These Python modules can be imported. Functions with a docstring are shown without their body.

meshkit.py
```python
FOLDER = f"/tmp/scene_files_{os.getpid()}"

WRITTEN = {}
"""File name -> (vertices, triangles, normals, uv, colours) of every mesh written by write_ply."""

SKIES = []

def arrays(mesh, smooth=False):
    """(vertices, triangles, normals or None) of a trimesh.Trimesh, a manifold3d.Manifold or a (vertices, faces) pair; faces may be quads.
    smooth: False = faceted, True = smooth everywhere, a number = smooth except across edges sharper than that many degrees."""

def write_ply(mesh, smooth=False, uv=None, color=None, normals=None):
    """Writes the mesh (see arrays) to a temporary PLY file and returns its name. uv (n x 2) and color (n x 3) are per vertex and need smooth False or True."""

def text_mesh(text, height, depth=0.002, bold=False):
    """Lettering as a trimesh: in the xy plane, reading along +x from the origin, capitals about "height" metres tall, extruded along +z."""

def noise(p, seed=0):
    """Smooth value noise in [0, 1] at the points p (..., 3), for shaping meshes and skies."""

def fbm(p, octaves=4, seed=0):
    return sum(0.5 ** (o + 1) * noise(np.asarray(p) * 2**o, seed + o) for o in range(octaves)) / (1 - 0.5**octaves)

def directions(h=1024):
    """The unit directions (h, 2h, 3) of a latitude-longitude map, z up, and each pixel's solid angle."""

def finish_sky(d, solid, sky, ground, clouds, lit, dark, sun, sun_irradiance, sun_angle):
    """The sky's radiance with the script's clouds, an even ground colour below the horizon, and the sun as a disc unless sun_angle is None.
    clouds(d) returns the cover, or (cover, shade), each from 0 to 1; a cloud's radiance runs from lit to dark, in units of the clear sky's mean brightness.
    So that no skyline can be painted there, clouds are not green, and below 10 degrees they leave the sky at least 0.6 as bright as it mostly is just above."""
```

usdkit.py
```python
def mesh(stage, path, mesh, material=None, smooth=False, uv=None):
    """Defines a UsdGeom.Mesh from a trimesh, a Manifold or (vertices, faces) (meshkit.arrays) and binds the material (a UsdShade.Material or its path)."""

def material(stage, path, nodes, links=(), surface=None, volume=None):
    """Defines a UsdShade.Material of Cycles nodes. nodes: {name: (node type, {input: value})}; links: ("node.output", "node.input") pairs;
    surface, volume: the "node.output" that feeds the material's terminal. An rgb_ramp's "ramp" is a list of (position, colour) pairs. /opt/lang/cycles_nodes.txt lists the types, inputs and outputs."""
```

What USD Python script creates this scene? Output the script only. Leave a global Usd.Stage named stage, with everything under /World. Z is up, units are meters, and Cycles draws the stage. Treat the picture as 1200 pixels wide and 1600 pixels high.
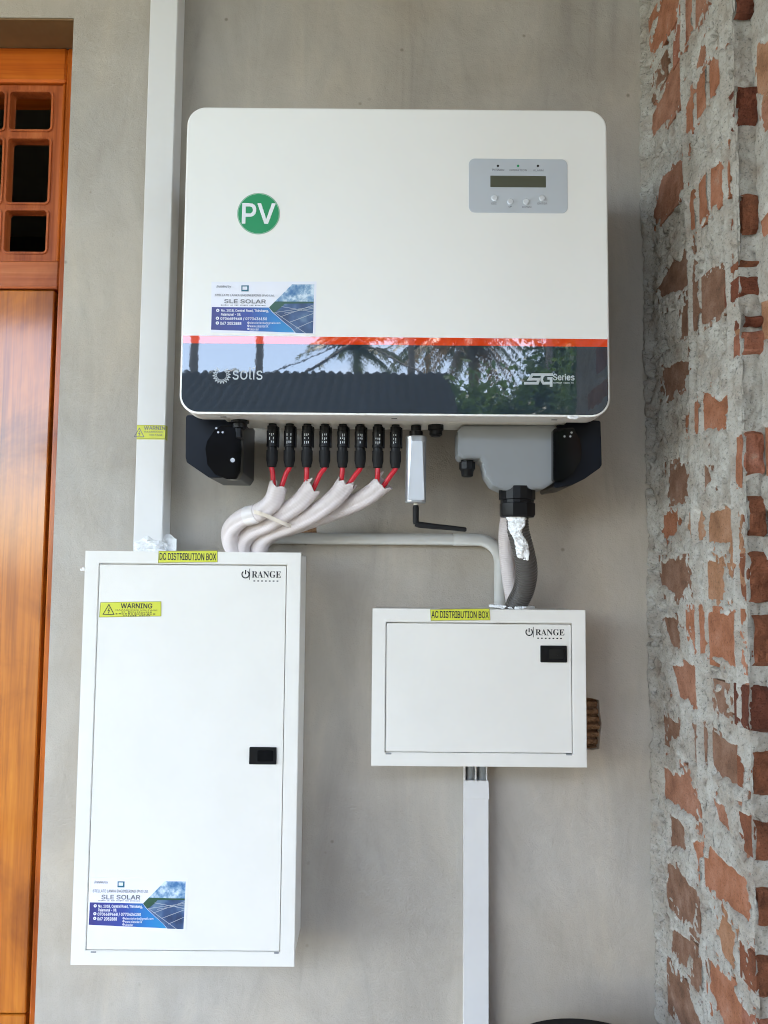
import math, random
import numpy as np, trimesh, shapely, manifold3d
from shapely.geometry import Polygon, LineString, Point, box as sbox
from shapely import affinity
from shapely.ops import unary_union
import usdkit, meshkit
from meshkit import fbm, noise
from pxr import Gf, Sdf, Usd, UsdGeom, UsdLux, UsdShade

# ------------------------------------------------------------------ camera, sky, sun, exposure
stage = Usd.Stage.CreateInMemory()
UsdGeom.SetStageUpAxis(stage, UsdGeom.Tokens.z)
UsdGeom.SetStageMetersPerUnit(stage, 1.0)
UsdGeom.Xform.Define(stage, '/World')
UsdGeom.Scope.Define(stage, '/World/Looks')
EXPOSURE = 3.25
FOC, DIST, EYE = 1240.0, 1.45, 1.4
PITCH, ROLL = math.radians(4.2), math.radians(0.5)
FW = np.array([0, math.cos(PITCH), math.sin(PITCH)])
U0 = np.array([0, -math.sin(PITCH), math.cos(PITCH)])
RT = np.array([1.0, 0, 0]) * math.cos(ROLL) + U0 * math.sin(ROLL)
UP = U0 * math.cos(ROLL) - np.array([1.0, 0, 0]) * math.sin(ROLL)
CAM = np.array([0, -DIST, EYE])
cam = UsdGeom.Camera.Define(stage, '/World/camera')
cam.AddTransformOp().Set(Gf.Matrix4d(*[float(x) for row in ((*RT, 0), (*UP, 0), (*-FW, 0), (*CAM, 1)) for x in row]))
cam.CreateHorizontalApertureAttr(36.0)
cam.CreateVerticalApertureAttr(48.0)
cam.CreateFocalLengthAttr(36.0 * FOC / 1200)
cam.CreateClippingRangeAttr(Gf.Vec2f(0.05, 5000))
cam.CreateExposureAttr(EXPOSURE)
SUN = np.array([-0.2, -0.42, 0.87]); SUN /= np.linalg.norm(SUN)
SUN_EL, SUN_ROT = math.asin(SUN[2]), math.atan2(SUN[0], SUN[1])
sky_m = usdkit.material(stage, '/World/Looks/sky', {
    's': ('sky_texture', {'sky_type': 'single_scattering', 'sun_disc': False, 'sun_elevation': SUN_EL, 'sun_rotation': SUN_ROT, 'aerosol_density': 1.6}),
    'g': ('texture_coordinate', {}), 'map': ('mapping', {'scale': (1, 1, 2.2)}),
    'n': ('noise_texture', {'scale': 2.3, 'detail': 7, 'roughness': 0.55}),
    'r': ('rgb_ramp', {'ramp': [(0, (0, 0, 0)), (0.50, (0, 0, 0)), (0.74, (.7, .7, .7)), (1, (.75, .75, .75))]}),
    'm': ('mix', {'color2': (7.0, 7.2, 7.4)}),
    'b': ('background_shader', {'strength': 0.14})},
    [('g.generated', 'map.vector'), ('map.vector', 'n.vector'), ('n.fac', 'r.fac'), ('r.color', 'm.fac'), ('s.color', 'm.color1'), ('m.color', 'b.color')], surface='b.background')
dome = UsdLux.DomeLight.Define(stage, '/World/sky')
dome.GetPrim().SetCustomDataByKey('kind', 'structure')
UsdShade.MaterialBindingAPI.Apply(dome.GetPrim()).Bind(sky_m)
sun = UsdLux.DistantLight.Define(stage, '/World/sun')
sun.CreateIntensityAttr(0.55); sun.CreateAngleAttr(0.5); sun.CreateColorAttr(Gf.Vec3f(1.0, 0.95, 0.87))
sun.GetPrim().CreateAttribute('inputs:normalize', Sdf.ValueTypeNames.Bool).Set(True)
_z = SUN; _x = np.cross([0, 0, 1.0], _z); _x /= np.linalg.norm(_x); _y = np.cross(_z, _x)
sun.AddTransformOp().Set(Gf.Matrix4d(*[float(x) for row in ((*_x, 0), (*_y, 0), (*_z, 0), (0, 0, 0, 1)) for x in row]))

# ------------------------------------------------------------------ helpers
def at(u, v, Y=0.0):
    """The point on the upright plane y = Y at a place measured in the photograph (1200 x 1600)."""
    d = FW + RT * (u - 600) / FOC - UP * (v - 800) / FOC
    return CAM + d * (Y - CAM[1]) / d[1]
def atx(u, v, X):
    d = FW + RT * (u - 600) / FOC - UP * (v - 800) / FOC
    return CAM + d * (X - CAM[0]) / d[0]
def xz(u, v, Y): p = at(u, v, Y); return (p[0], p[2])

used = {}
def numbered(parent, name):
    k = used.get((parent, name), 0); used[(parent, name)] = k + 1
    return f'{parent}/{name}' if k == 0 else f'{parent}/{name}_{k:03d}'
def tag(p, label=None, cat=None, group=None, kind=None):
    p = p.GetPrim()
    for k, v in (('label', label), ('category', cat), ('group', group), ('kind', kind)):
        if v: p.SetCustomDataByKey(k, v)
    return p
def thing(name, label, cat, group=None, loc=(0, 0, 0)):
    x = UsdGeom.Xform.Define(stage, numbered('/World', name))
    if any(loc): x.AddTranslateOp().Set(Gf.Vec3d(*map(float, loc)))
    return tag(x, label, cat, group)
def obj(name, mesh, mat, parent=None, smooth=False, uv=None, **kw):
    path = numbered(str(parent.GetPath()) if parent else '/World', name)
    if isinstance(mesh, list): mesh = trimesh.util.concatenate(mesh)
    return tag(usdkit.mesh(stage, path, mesh, mat, smooth, uv), **kw)

def tm(v, f): return trimesh.Trimesh(np.asarray(v, float), np.asarray(f, int), process=False)
def cbox(x0, x1, y0, y1, z0, z1, c=0.001):
    """A box with chamfered edges."""
    c = min(c, (x1 - x0) / 3, (y1 - y0) / 3, (z1 - z0) / 3)
    pts = []
    for sx in (0, 1):
        for sy in (0, 1):
            for sz in (0, 1):
                p = np.array([x1 if sx else x0, y1 if sy else y0, z1 if sz else z0])
                q = np.array([-1 if sx else 1, -1 if sy else 1, -1 if sz else 1]) * c
                pts += [p + q * m for m in ((0, 1, 1), (1, 0, 1), (1, 1, 0))]
    return trimesh.convex.convex_hull(np.array(pts))
def _wall(m, yb):      # (x, y, h) -> (x, yb - h, y): a flat drawing stood upright, facing -y
    v = m.vertices.copy(); m = m.copy()
    m.vertices = np.stack([v[:, 0], yb - v[:, 2], v[:, 1]], 1)
    return m
def plate(poly, yb, yf):
    """Extrudes a polygon drawn in (x, z) from y = yb to the nearer y = yf."""
    gs = [g for g in getattr(poly, 'geoms', [poly]) if g.area > 1e-9]
    return trimesh.util.concatenate([_wall(trimesh.creation.extrude_polygon(g, yb - yf, engine='earcut'), yb) for g in gs])
def rr(x0, x1, z0, z1, r, n=8):
    pts = []
    for cx, cz, a in ((x1 - r, z1 - r, 0), (x0 + r, z1 - r, 90), (x0 + r, z0 + r, 180), (x1 - r, z0 + r, 270)):
        for k in range(n + 1):
            t = math.radians(a + 90 * k / n); pts.append((cx + r * math.cos(t), cz + r * math.sin(t)))
    return np.array(pts)
def loft(rings, cap0=True, cap1=True):
    """rings: list of (n, 3) arrays, joined one to the next; convex caps."""
    n = len(rings[0]); v = np.vstack(rings); f = []
    for k in range(len(rings) - 1):
        for i in range(n):
            a, b = k * n + i, k * n + (i + 1) % n
            f += [(a, b, b + n), (a, b + n, a + n)]
    if cap0: v = np.vstack([v, rings[0].mean(0)]); c = len(v) - 1; f += [(c, (i + 1) % n, i) for i in range(n)]
    if cap1: v = np.vstack([v, rings[-1].mean(0)]); c = len(v) - 1; o = (len(rings) - 1) * n; f += [(c, o + i, o + (i + 1) % n) for i in range(n)]
    m = tm(v, f); m.fix_normals() if False else None
    return m
def rrloft(x0, x1, z0, z1, r, steps, n=8):
    """A rounded slab facing -y: steps of (y, inset) from the back to the front."""
    out = []
    for y, i in steps:
        p = rr(x0 + i, x1 - i, z0 + i, z1 - i, max(r - i, 0.0005), n)
        out.append(np.stack([p[:, 0], np.full(len(p), y), p[:, 1]], 1))
    m = loft(out)
    if m.volume < 0: m.invert()
    return m
def spline(pts, n):
    """Catmull-Rom through the points."""
    p = np.asarray(pts, float); p = np.vstack([2 * p[0] - p[1], p, 2 * p[-1] - p[-2]]); out = []
    for k in range(1, len(p) - 2):
        for t in np.linspace(0, 1, n, endpoint=False):
            a, b, c, d = p[k - 1:k + 3]
            out.append(0.5 * (2 * b + (c - a) * t + (2 * a - 5 * b + 4 * c - d) * t ** 2 + (3 * b - a - 3 * c + d) * t ** 3))
    out.append(p[-2]); return np.array(out)
def frames(p):
    t = np.gradient(p, axis=0); t /= np.linalg.norm(t, axis=1, keepdims=True)
    a = np.cross(t[0], [0.2, 1, 0.1]); a /= np.linalg.norm(a); A = []
    for k in range(len(p)):
        a = a - t[k] * (a @ t[k]); a /= np.linalg.norm(a); A.append(a)
    A = np.array(A); return t, A, np.cross(t, A)
def tube(pts, r, sides=16, cap=True, wob=None):
    p = np.asarray(pts, float); t, A, B = frames(p); r = np.broadcast_to(r, (len(p),))
    ang = np.arange(sides) * 2 * np.pi / sides
    rings = []
    for k in range(len(p)):
        q = r[k] * (1 if wob is None else wob(k, ang))
        rings.append(p[k] + (np.cos(ang) * q)[:, None] * A[k] + (np.sin(ang) * q)[:, None] * B[k])
    m = loft(rings, cap, cap)
    if m.volume < 0: m.invert()
    return m
def lathe(profile, o, sides=24, ribs=0, rib=0.0, rib_range=(0, 0)):
    """profile (r, z) turned about the upright axis through o."""
    ang = np.arange(sides) * 2 * np.pi / sides; rings = []
    for r, z in profile:
        q = np.full(sides, r)
        if ribs and rib_range[0] <= z <= rib_range[1]: q = q * (1 + rib * np.where(np.arange(sides) % 2, 1, -1))
        rings.append(np.stack([o[0] + q * np.cos(ang), o[1] + q * np.sin(ang), np.full(sides, o[2] + z)], 1))
    m = loft(rings)
    if m.volume < 0: m.invert()
    return m
def text(s, x0, x1, z0, z1, y, bold=False, shear=0.0, depth=0.00025):
    m = meshkit.text_mesh(s, 0.07, 0.002, bold)
    v = m.vertices.copy()
    v[:, 0] += shear * v[:, 1]
    lo, hi = v[:, :2].min(0), v[:, :2].max(0)
    v[:, 0] = x0 + (v[:, 0] - lo[0]) / (hi[0] - lo[0]) * (x1 - x0)
    v[:, 1] = z0 + (v[:, 1] - lo[1]) / (hi[1] - lo[1]) * (z1 - z0)
    v[:, 2] = np.where(v[:, 2] > 0.001, depth, 0)
    m.vertices = v
    return _wall(m, y)
def grid_surface(a, b, fn, flip=False):
    """A height-field: fn(A, B) -> points (..., 3)."""
    A, B = np.meshgrid(a, b, indexing='ij'); P = fn(A, B).reshape(-1, 3)
    i, j = np.meshgrid(np.arange(len(a) - 1), np.arange(len(b) - 1), indexing='ij'); k = (i * len(b) + j).ravel()
    f = np.stack([k, k + len(b), k + len(b) + 1, k + 1], 1)
    f = np.vstack([f[:, [0, 1, 2]], f[:, [0, 2, 3]]])
    return tm(P, f[:, ::-1] if flip else f)

# ------------------------------------------------------------------ materials
def M(name, nodes, links, surface='p.BSDF'): return usdkit.material(stage, f'/World/Looks/{name}', nodes, links, surface=surface)
def plain(name, col, rough=0.5, bump=None, metallic=0.0, vary=0.0, **kw):
    """Even material with a little tonal variation and fine relief. bump: (scale, distance)."""
    nodes = {'p': ('principled_bsdf', {'base_color': col, 'roughness': rough, 'metallic': metallic, **kw}), 'g': ('geometry', {})}
    links = []
    if vary:
        nodes['n'] = ('noise_texture', {'scale': 9.0, 'detail': 5, 'roughness': 0.6})
        nodes['r'] = ('rgb_ramp', {'ramp': [(0.25, tuple(c * (1 - vary) for c in col)), (0.75, tuple(min(1, c * (1 + vary)) for c in col))]})
        links += [('g.position', 'n.vector'), ('n.fac', 'r.fac'), ('r.color', 'p.base_color')]
    if bump:
        nodes['bn'] = ('noise_texture', {'scale': bump[0], 'detail': 3}); nodes['b'] = ('bump', {'strength': 1.0, 'distance': bump[1]})
        links += [('g.position', 'bn.vector'), ('bn.fac', 'b.height'), ('b.normal', 'p.normal')]
    return M(name, nodes, links)
white_paint = plain('white_powder_coat', (.775, .750, .695), .40, (450, .00010), vary=.03)
cover_white = plain('white_painted_aluminium', (.84, .825, .785), .38, (1100, .00002), vary=.012)
body_cream_bounce = plain('cream_white_with_bounce', (.86, .83, .74), .45, vary=.02)  # cream holds the warm ground bounce painted onto the inverter underside
pvc_white = plain('white_pvc', (.73, .715, .695), .4, (30, .0004), vary=.02)
pvc_grey = plain('pale_grey_pvc_pipe', (.58, .57, .53), .4, vary=.04)
black_plastic = plain('black_plastic', (.0045, .0045, .005), .38, (700, .00003), specular_ior_level=.22)
black_gloss = plain('glossy_black_plastic', (.002, .002, .0025), .10, specular_ior_level=.3)
black_sky_tint = plain('black_with_sky_tint', (.004, .006, .011), .3, specular_ior_level=.22)  # black, with the blue of the reflected sky put into the colour
rubber = plain('black_rubber', (.008, .008, .0085), .6, specular_ior_level=.25)
grey_plastic = plain('grey_plastic', (.25, .26, .265), .45, (500, .00003), vary=.02)
grey_flex = plain('dark_grey_flexible_conduit', (.06, .054, .048), .42, vary=.2)
pink_white = plain('milky_white_corrugated_conduit', (.60, .535, .515), .42, vary=.05)
red_ins = plain('red_cable_insulation', (.55, .012, .025), .38)
silver = plain('shaded_silver_plastic', (.40, .41, .43), .34, metallic=.75)  # stick body kept darker, shading of its sides put into the colour
silver_lit = plain('lit_silver_plastic', (.62, .64, .67), .35, metallic=.25)  # front facet paler, the light falling on it put into the colour
bounce_brown = plain('soffit_bounce_brown', (.20, .115, .045), .7, (40, .001), vary=.15)  # orange bounce and shade on the plaster soffit, put into this brown
silicone = plain('white_silicone', (.82, .82, .81), .45, (220, .0008))
tape_pale = plain('pale_wrapping_tape', (.66, .615, .59), .35)
tie_tan = plain('tan_cable_tie', (.66, .58, .48), .5)
yellow = plain('yellow_label_film', (.62, .64, .05), .35, vary=.03)
olive = plain('olive_label_border', (.26, .26, .03), .4)
ink = plain('black_ink', (.015, .015, .015), .4)
ink_grey = plain('grey_ink', (.16, .16, .18), .5)
ink_white = plain('white_ink', (.8, .8, .82), .4)
pale_print = plain('pale_grey_print', (.50, .53, .55), .35)
green_film = plain('green_label_film', (.015, .27, .10), .35)
green_pale = plain('pale_green_label_rim', (.55, .68, .58), .35)
card_white = plain('glossy_white_card', (.80, .80, .86), .3)
panel_grey = plain('grey_display_panel', (.50, .53, .57), .3, vary=.02)
button_white = plain('pale_button', (.60, .62, .65), .3)
lcd = plain('olive_lcd_glass', (.085, .09, .065), .04, specular_ior_level=.6)
steel = plain('bright_screw', (.5, .5, .5), .3, metallic=.9)
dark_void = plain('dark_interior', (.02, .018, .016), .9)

def glossy_film(name, col):
    return M(name, {'g': ('geometry', {}), 'n': ('noise_texture', {'scale': 75.0, 'detail': 2.5, 'roughness': 0.55}), 'b': ('bump', {'strength': 1.0, 'distance': 0.000013}),
                    'p': ('principled_bsdf', {'base_color': col, 'roughness': 0.015, 'ior': 1.6, 'specular_ior_level': 0.5, 'coat_weight': 0.8, 'coat_roughness': 0.012, 'coat_ior': 1.6})},
             [('g.position', 'n.vector'), ('n.fac', 'b.height'), ('b.normal', 'p.normal'), ('b.normal', 'p.coat_normal')])
strip_dark = glossy_film('glossy_slate_film', (.019, .027, .037))
strip_orange = glossy_film('glossy_orange_film', (.72, .055, .010))

plaster = M('cement_plaster', {
    'g': ('geometry', {}),
    'n1': ('noise_texture', {'scale': 3.2, 'detail': 6, 'roughness': 0.58, 'distortion': 0.6}),
    'r1': ('rgb_ramp', {'ramp': [(0.28, (.395, .348, .286)), (0.45, (.437, .392, .332)), (0.56, (.465, .422, .363)), (0.72, (.50, .456, .395))]}),
    'mp': ('mapping', {'scale': (6, 6, 1.4)}),
    'n2': ('noise_texture', {'scale': 2.0, 'detail': 5, 'roughness': 0.65, 'distortion': 1.2}),
    'r2': ('rgb_ramp', {'ramp': [(0.28, (.84, .84, .845)), (0.42, (.95, .95, .95)), (0.55, (1, 1, 1)), (0.72, (1.09, 1.08, 1.05))]}),
    'n4': ('noise_texture', {'scale': 1.7, 'detail': 3, 'roughness': .5}), 'r4': ('rgb_ramp', {'ramp': [(.35, (.90, .925, .96)), (.5, (1, 1, 1)), (.65, (1.05, 1.01, .95))]}), 'm4': ('mix', {'mix_type': 'multiply', 'fac': 1.0}),
    'm': ('mix', {'mix_type': 'multiply', 'fac': 1.0}),
    'v': ('voronoi_texture', {'scale': 17.0, 'randomness': 1.0}),
    'rv': ('rgb_ramp', {'ramp': [(0, (.55, .53, .5)), (0.035, (.62, .6, .57)), (0.075, (1, 1, 1)), (1, (1, 1, 1))]}),
    'n3': ('noise_texture', {'scale': 7.0, 'detail': 2}), 'r3': ('rgb_ramp', {'ramp': [(0.47, (0, 0, 0)), (0.55, (1, 1, 1))]}),
    'm2': ('mix', {'mix_type': 'multiply'}),
    'b1': ('noise_texture', {'scale': 14.0, 'detail': 8, 'roughness': 0.6, 'distortion': 0.25}), 'bb': ('bump', {'strength': 1.0, 'distance': 0.0042}),
    'b2': ('noise_texture', {'scale': 420.0, 'detail': 3}), 'bc': ('bump', {'strength': 1.0, 'distance': 0.0006}),
    'p': ('principled_bsdf', {'roughness': 0.72, 'specular_ior_level': 0.35})},
    [('g.position', 'n1.vector'), ('n1.fac', 'r1.fac'), ('g.position', 'mp.vector'), ('mp.vector', 'n2.vector'), ('n2.fac', 'r2.fac'), ('r1.color', 'm.color1'), ('r2.color', 'm.color2'),
     ('g.position', 'v.vector'), ('v.distance', 'rv.fac'), ('g.position', 'n3.vector'), ('n3.fac', 'r3.fac'), ('r3.color', 'm2.fac'), ('g.position', 'n4.vector'), ('n4.fac', 'r4.fac'), ('m.color', 'm4.color1'), ('r4.color', 'm4.color2'), ('m4.color', 'm2.color1'), ('rv.color', 'm2.color2'), ('m2.color', 'p.base_color'),
     ('g.position', 'b1.vector'), ('b1.fac', 'bb.height'), ('g.position', 'b2.vector'), ('b2.fac', 'bc.height'), ('bb.normal', 'bc.normal'), ('bc.normal', 'p.normal')])
def gritty(name, stops, pit, scale=60.0, bump=.0022, rough=.9):
    """Rough mineral surface: blotches, dark pits, sand grain."""
    return M(name, {
        'g': ('geometry', {}),
        'n1': ('noise_texture', {'scale': scale * .35, 'detail': 6, 'roughness': 0.65}), 'r1': ('rgb_ramp', {'ramp': stops}),
        'n2': ('noise_texture', {'scale': scale * 4.5, 'detail': 4, 'roughness': 0.7}), 'r2': ('rgb_ramp', {'ramp': [(0.31, (pit, pit, pit)), (0.44, (.97, .97, .97)), (.6, (1.02, 1.02, 1.01)), (1, (1.06, 1.05, 1.04))]}),
        'm': ('mix', {'mix_type': 'multiply', 'fac': 1.0}),
        'b1': ('noise_texture', {'scale': scale * 2, 'detail': 7, 'roughness': 0.7}), 'b': ('bump', {'strength': 1.0, 'distance': bump}),
        'p': ('principled_bsdf', {'roughness': rough, 'specular_ior_level': .25})},
        [('g.position', 'n1.vector'), ('n1.fac', 'r1.fac'), ('g.position', 'n2.vector'), ('n2.fac', 'r2.fac'), ('r1.color', 'm.color1'), ('r2.color', 'm.color2'), ('m.color', 'p.base_color'),
         ('g.position', 'b1.vector'), ('b1.fac', 'b.height'), ('b.normal', 'p.normal')])
mortar_m = gritty('cement_mortar', [(0.27, (.22, .17, .135)), (0.40, (.32, .285, .24)), (0.55, (.38, .357, .315)), (0.72, (.45, .43, .385))], .33)
brick_ms = [gritty(f'clay_brick_{w}', [(0.28, tuple(c * .62 for c in col)), (0.47, col), (0.62, tuple(min(1, c * 1.12 + .03) for c in col)), (0.78, (.37, .27, .20))], .45, 70.0, .0028)
            for w, col in (('orange', (.32, .128, .066)), ('pink', (.30, .135, .080)), ('tan', (.32, .160, .085)), ('brown', (.20, .105, .065)), ('red', (.265, .098, .055)))]
brick_core = [gritty(f'broken_red_clay_{w}', [(0.3, tuple(c * .5 for c in col)), (0.5, col), (0.75, tuple(c * 1.35 for c in col))], .35, 90.0, .004)
              for w, col in (('dark', (.15, .046, .024)), ('rust', (.20, .072, .036)), ('deep', (.12, .038, .022)))]
chase_clay = gritty('rough_brown_clay', [(0.3, (.16, .085, .042)), (0.5, (.31, .17, .085)), (0.75, (.42, .25, .135))], .5, 80.0, .003)
def wood(name, dark, mid, light, coat=.6, rough=.32, axis=2, broad=16.0):
    """Varnished timber with grain along one axis."""
    a, b = [120.0] * 3, [broad] * 3; a[axis], b[axis] = 2.6, .7
    return M(name, {
        'g': ('geometry', {}), 'ma': ('mapping', {'scale': tuple(a)}), 'mb': ('mapping', {'scale': tuple(b)}),
        'n': ('noise_texture', {'scale': 1.0, 'detail': 5, 'roughness': 0.6, 'distortion': 0.7}), 'nb': ('noise_texture', {'scale': 1.0, 'detail': 5, 'roughness': 0.62, 'distortion': 1.6}),
        'f': ('mix_float', {'fac': .62}), 'r': ('rgb_ramp', {'ramp': [(0.30, tuple(c * .72 for c in dark)), (0.40, tuple(.8 * c + .2 * e for c, e in zip(dark, mid))), (0.51, mid), (0.66, light)]}),
        'n2': ('noise_texture', {'scale': 4.0, 'detail': 5, 'roughness': .6, 'distortion': 1.0}), 'r2': ('rgb_ramp', {'ramp': [(0.32, (.62, .55, .52)), (0.5, (1, 1, 1)), (0.72, (1.1, 1.14, 1.2))]}),
        'm': ('mix', {'mix_type': 'multiply', 'fac': 1.0}), 'b': ('bump', {'strength': 1.0, 'distance': .0004}),
        'p': ('principled_bsdf', {'roughness': rough, 'coat_weight': coat, 'coat_roughness': .10, 'specular_ior_level': .25})},
        [('g.position', 'ma.vector'), ('ma.vector', 'n.vector'), ('g.position', 'mb.vector'), ('mb.vector', 'nb.vector'), ('n.fac', 'f.a'), ('nb.fac', 'f.b'), ('f.result', 'r.fac'),
         ('g.position', 'n2.vector'), ('n2.fac', 'r2.fac'), ('r.color', 'm.color1'), ('r2.color', 'm.color2'), ('m.color', 'p.base_color'), ('n.fac', 'b.height'), ('b.normal', 'p.normal')])
wood_frame = wood('varnished_red_orange_wood', (.30, .060, .005), (.48, .105, .008), (.58, .165, .014), .35, .3)
wood_rail = wood('varnished_red_orange_rail', (.30, .052, .004), (.46, .092, .007), (.56, .145, .012), .35, .3, axis=0)
wood_leaf = wood('varnished_amber_wood', (.30, .075, .007), (.51, .150, .012), (.61, .215, .022), coat=1.0, broad=11.0)
wood_grille = wood('varnished_reddish_wood', (.27, .055, .014), (.40, .095, .024), (.50, .145, .045), .45)
wood_grille_rail = wood('varnished_reddish_rail', (.29, .062, .018), (.42, .105, .028), (.52, .16, .052), .6, axis=0)
floor_m = plain('cement_floor', (.44, .37, .28), .8, (60, .002), vary=.12)
sand_m = plain('sandy_yard', (.085, .08, .045), .95, (12, .02), vary=.25)
roof_m = plain('dark_corrugated_sheet', (.010, .012, .013), .95, (20, .004), vary=.25, specular_ior_level=0.05)  # very dark, slightly varied tone over the whole roof
ceil_m = plain('asbestos_ceiling_sheet', (.30, .255, .20), .85, vary=.06)
house_m = plain('lime_washed_wall', (.22, .19, .15), .9, vary=.1)
bark_m = plain('palm_bark', (.16, .135, .11), .95, (30, .02), vary=.25)
def leaf(name, col):
    return M(name, {'p': ('principled_bsdf', {'base_color': col, 'roughness': .45}), 't': ('translucent_bsdf', {'color': tuple(c * 1.3 for c in col)}), 'm': ('mix_closure', {'fac': .35})},
             [('p.BSDF', 'm.closure1'), ('t.BSDF', 'm.closure2')], 'm.closure')
leaf_palm = leaf('coconut_leaf', (.07, .095, .03)); leaf_dark = leaf('mango_leaf', (.045, .085, .02)); leaf_mid = leaf('jak_leaf', (.075, .13, .03)); leaf_dry = leaf('dry_palm_leaf', (.17, .12, .06))
CE_L, CE_F, CE_Z = -5.0, -4.5, 3.3  # edges of the unseen porch ceiling, set to limit front and left light
# ------------------------------------------------------------------ ground, porch, house shell
obj('ground', cbox(-150, 150, -260, 40, -0.30, 0.0, .001), sand_m, kind='structure')
obj('porch_floor', cbox(-3.4, 1.7, -2.2, -0.001, 0.002, 0.12, .008), floor_m, kind='structure')
obj('porch_ceiling', [cbox(CE_L, 1.9, CE_F, .199, CE_Z, CE_Z + .1, .004), cbox(-3.4, 1.9, .2, 3.2, CE_Z, CE_Z + .1, .004)], ceil_m, kind='structure')
XF, XR, YA = 0.4925, 0.519, -0.372           # pier face, set-back face, arris between them
WALL_X, HEAD_Z = -0.6035, 2.452
hole1 = Polygon([xz(u, v, 0) for u, v in ((900, 1088), (925, 1091), (936, 1094), (937, 1112), (940, 1130), (938, 1150), (936, 1170), (925, 1172), (900, 1168))])
hole2 = Polygon([xz(u, v, 0) for u, v in ((440, 818), (470, 812), (490, 812), (494, 816), (495, 834), (480, 838), (440, 838))])
wall_poly = Polygon([(-3.4, 0), (-1.55, 0), (-1.55, HEAD_Z), (WALL_X, HEAD_Z), (WALL_X, 0), (0.75, 0), (0.75, CE_Z), (-3.4, CE_Z)]).difference(unary_union([hole1, hole2]))
plaster_wall = thing('plaster_wall', 'grey cement plastered wall behind the white boxes', 'wall')
obj('wall_face', plate(wall_poly, .2, 0), plaster, plaster_wall)
rng = np.random.default_rng(7)
def rough_patch(poly, yb, name, label):
    x0, z0, x1, z1 = poly.bounds
    def fn(A, B):
        rid = np.abs(((B / .0135) % 1) - .5) * 2
        P = np.stack([A * 60, B * 90, A * 0], -1)
        return np.stack([A, yb - .008 * (rid > .42) * (.5 + noise(P, 3)) - .008 * fbm(P * 2, 3, 5), B], -1)
    obj(name, grid_surface(np.arange(x0 - .004, x1 + .004, .002), np.arange(z0 - .004, z1 + .004, .0015), fn), chase_clay, plaster_wall, label=label)
rough_patch(hole1, .024, 'exposed_clay_patch', 'ribbed brown clay showing beside the small box')
rough_patch(hole2, .028, 'exposed_clay_patch', 'small dark hole of broken clay behind the white conduits')
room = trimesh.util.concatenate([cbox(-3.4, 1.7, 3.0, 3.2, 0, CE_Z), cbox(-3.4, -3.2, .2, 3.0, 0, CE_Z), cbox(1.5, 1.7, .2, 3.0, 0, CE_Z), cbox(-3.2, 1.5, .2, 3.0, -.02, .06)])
obj('inner_room', room, dark_void, kind='structure')

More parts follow.
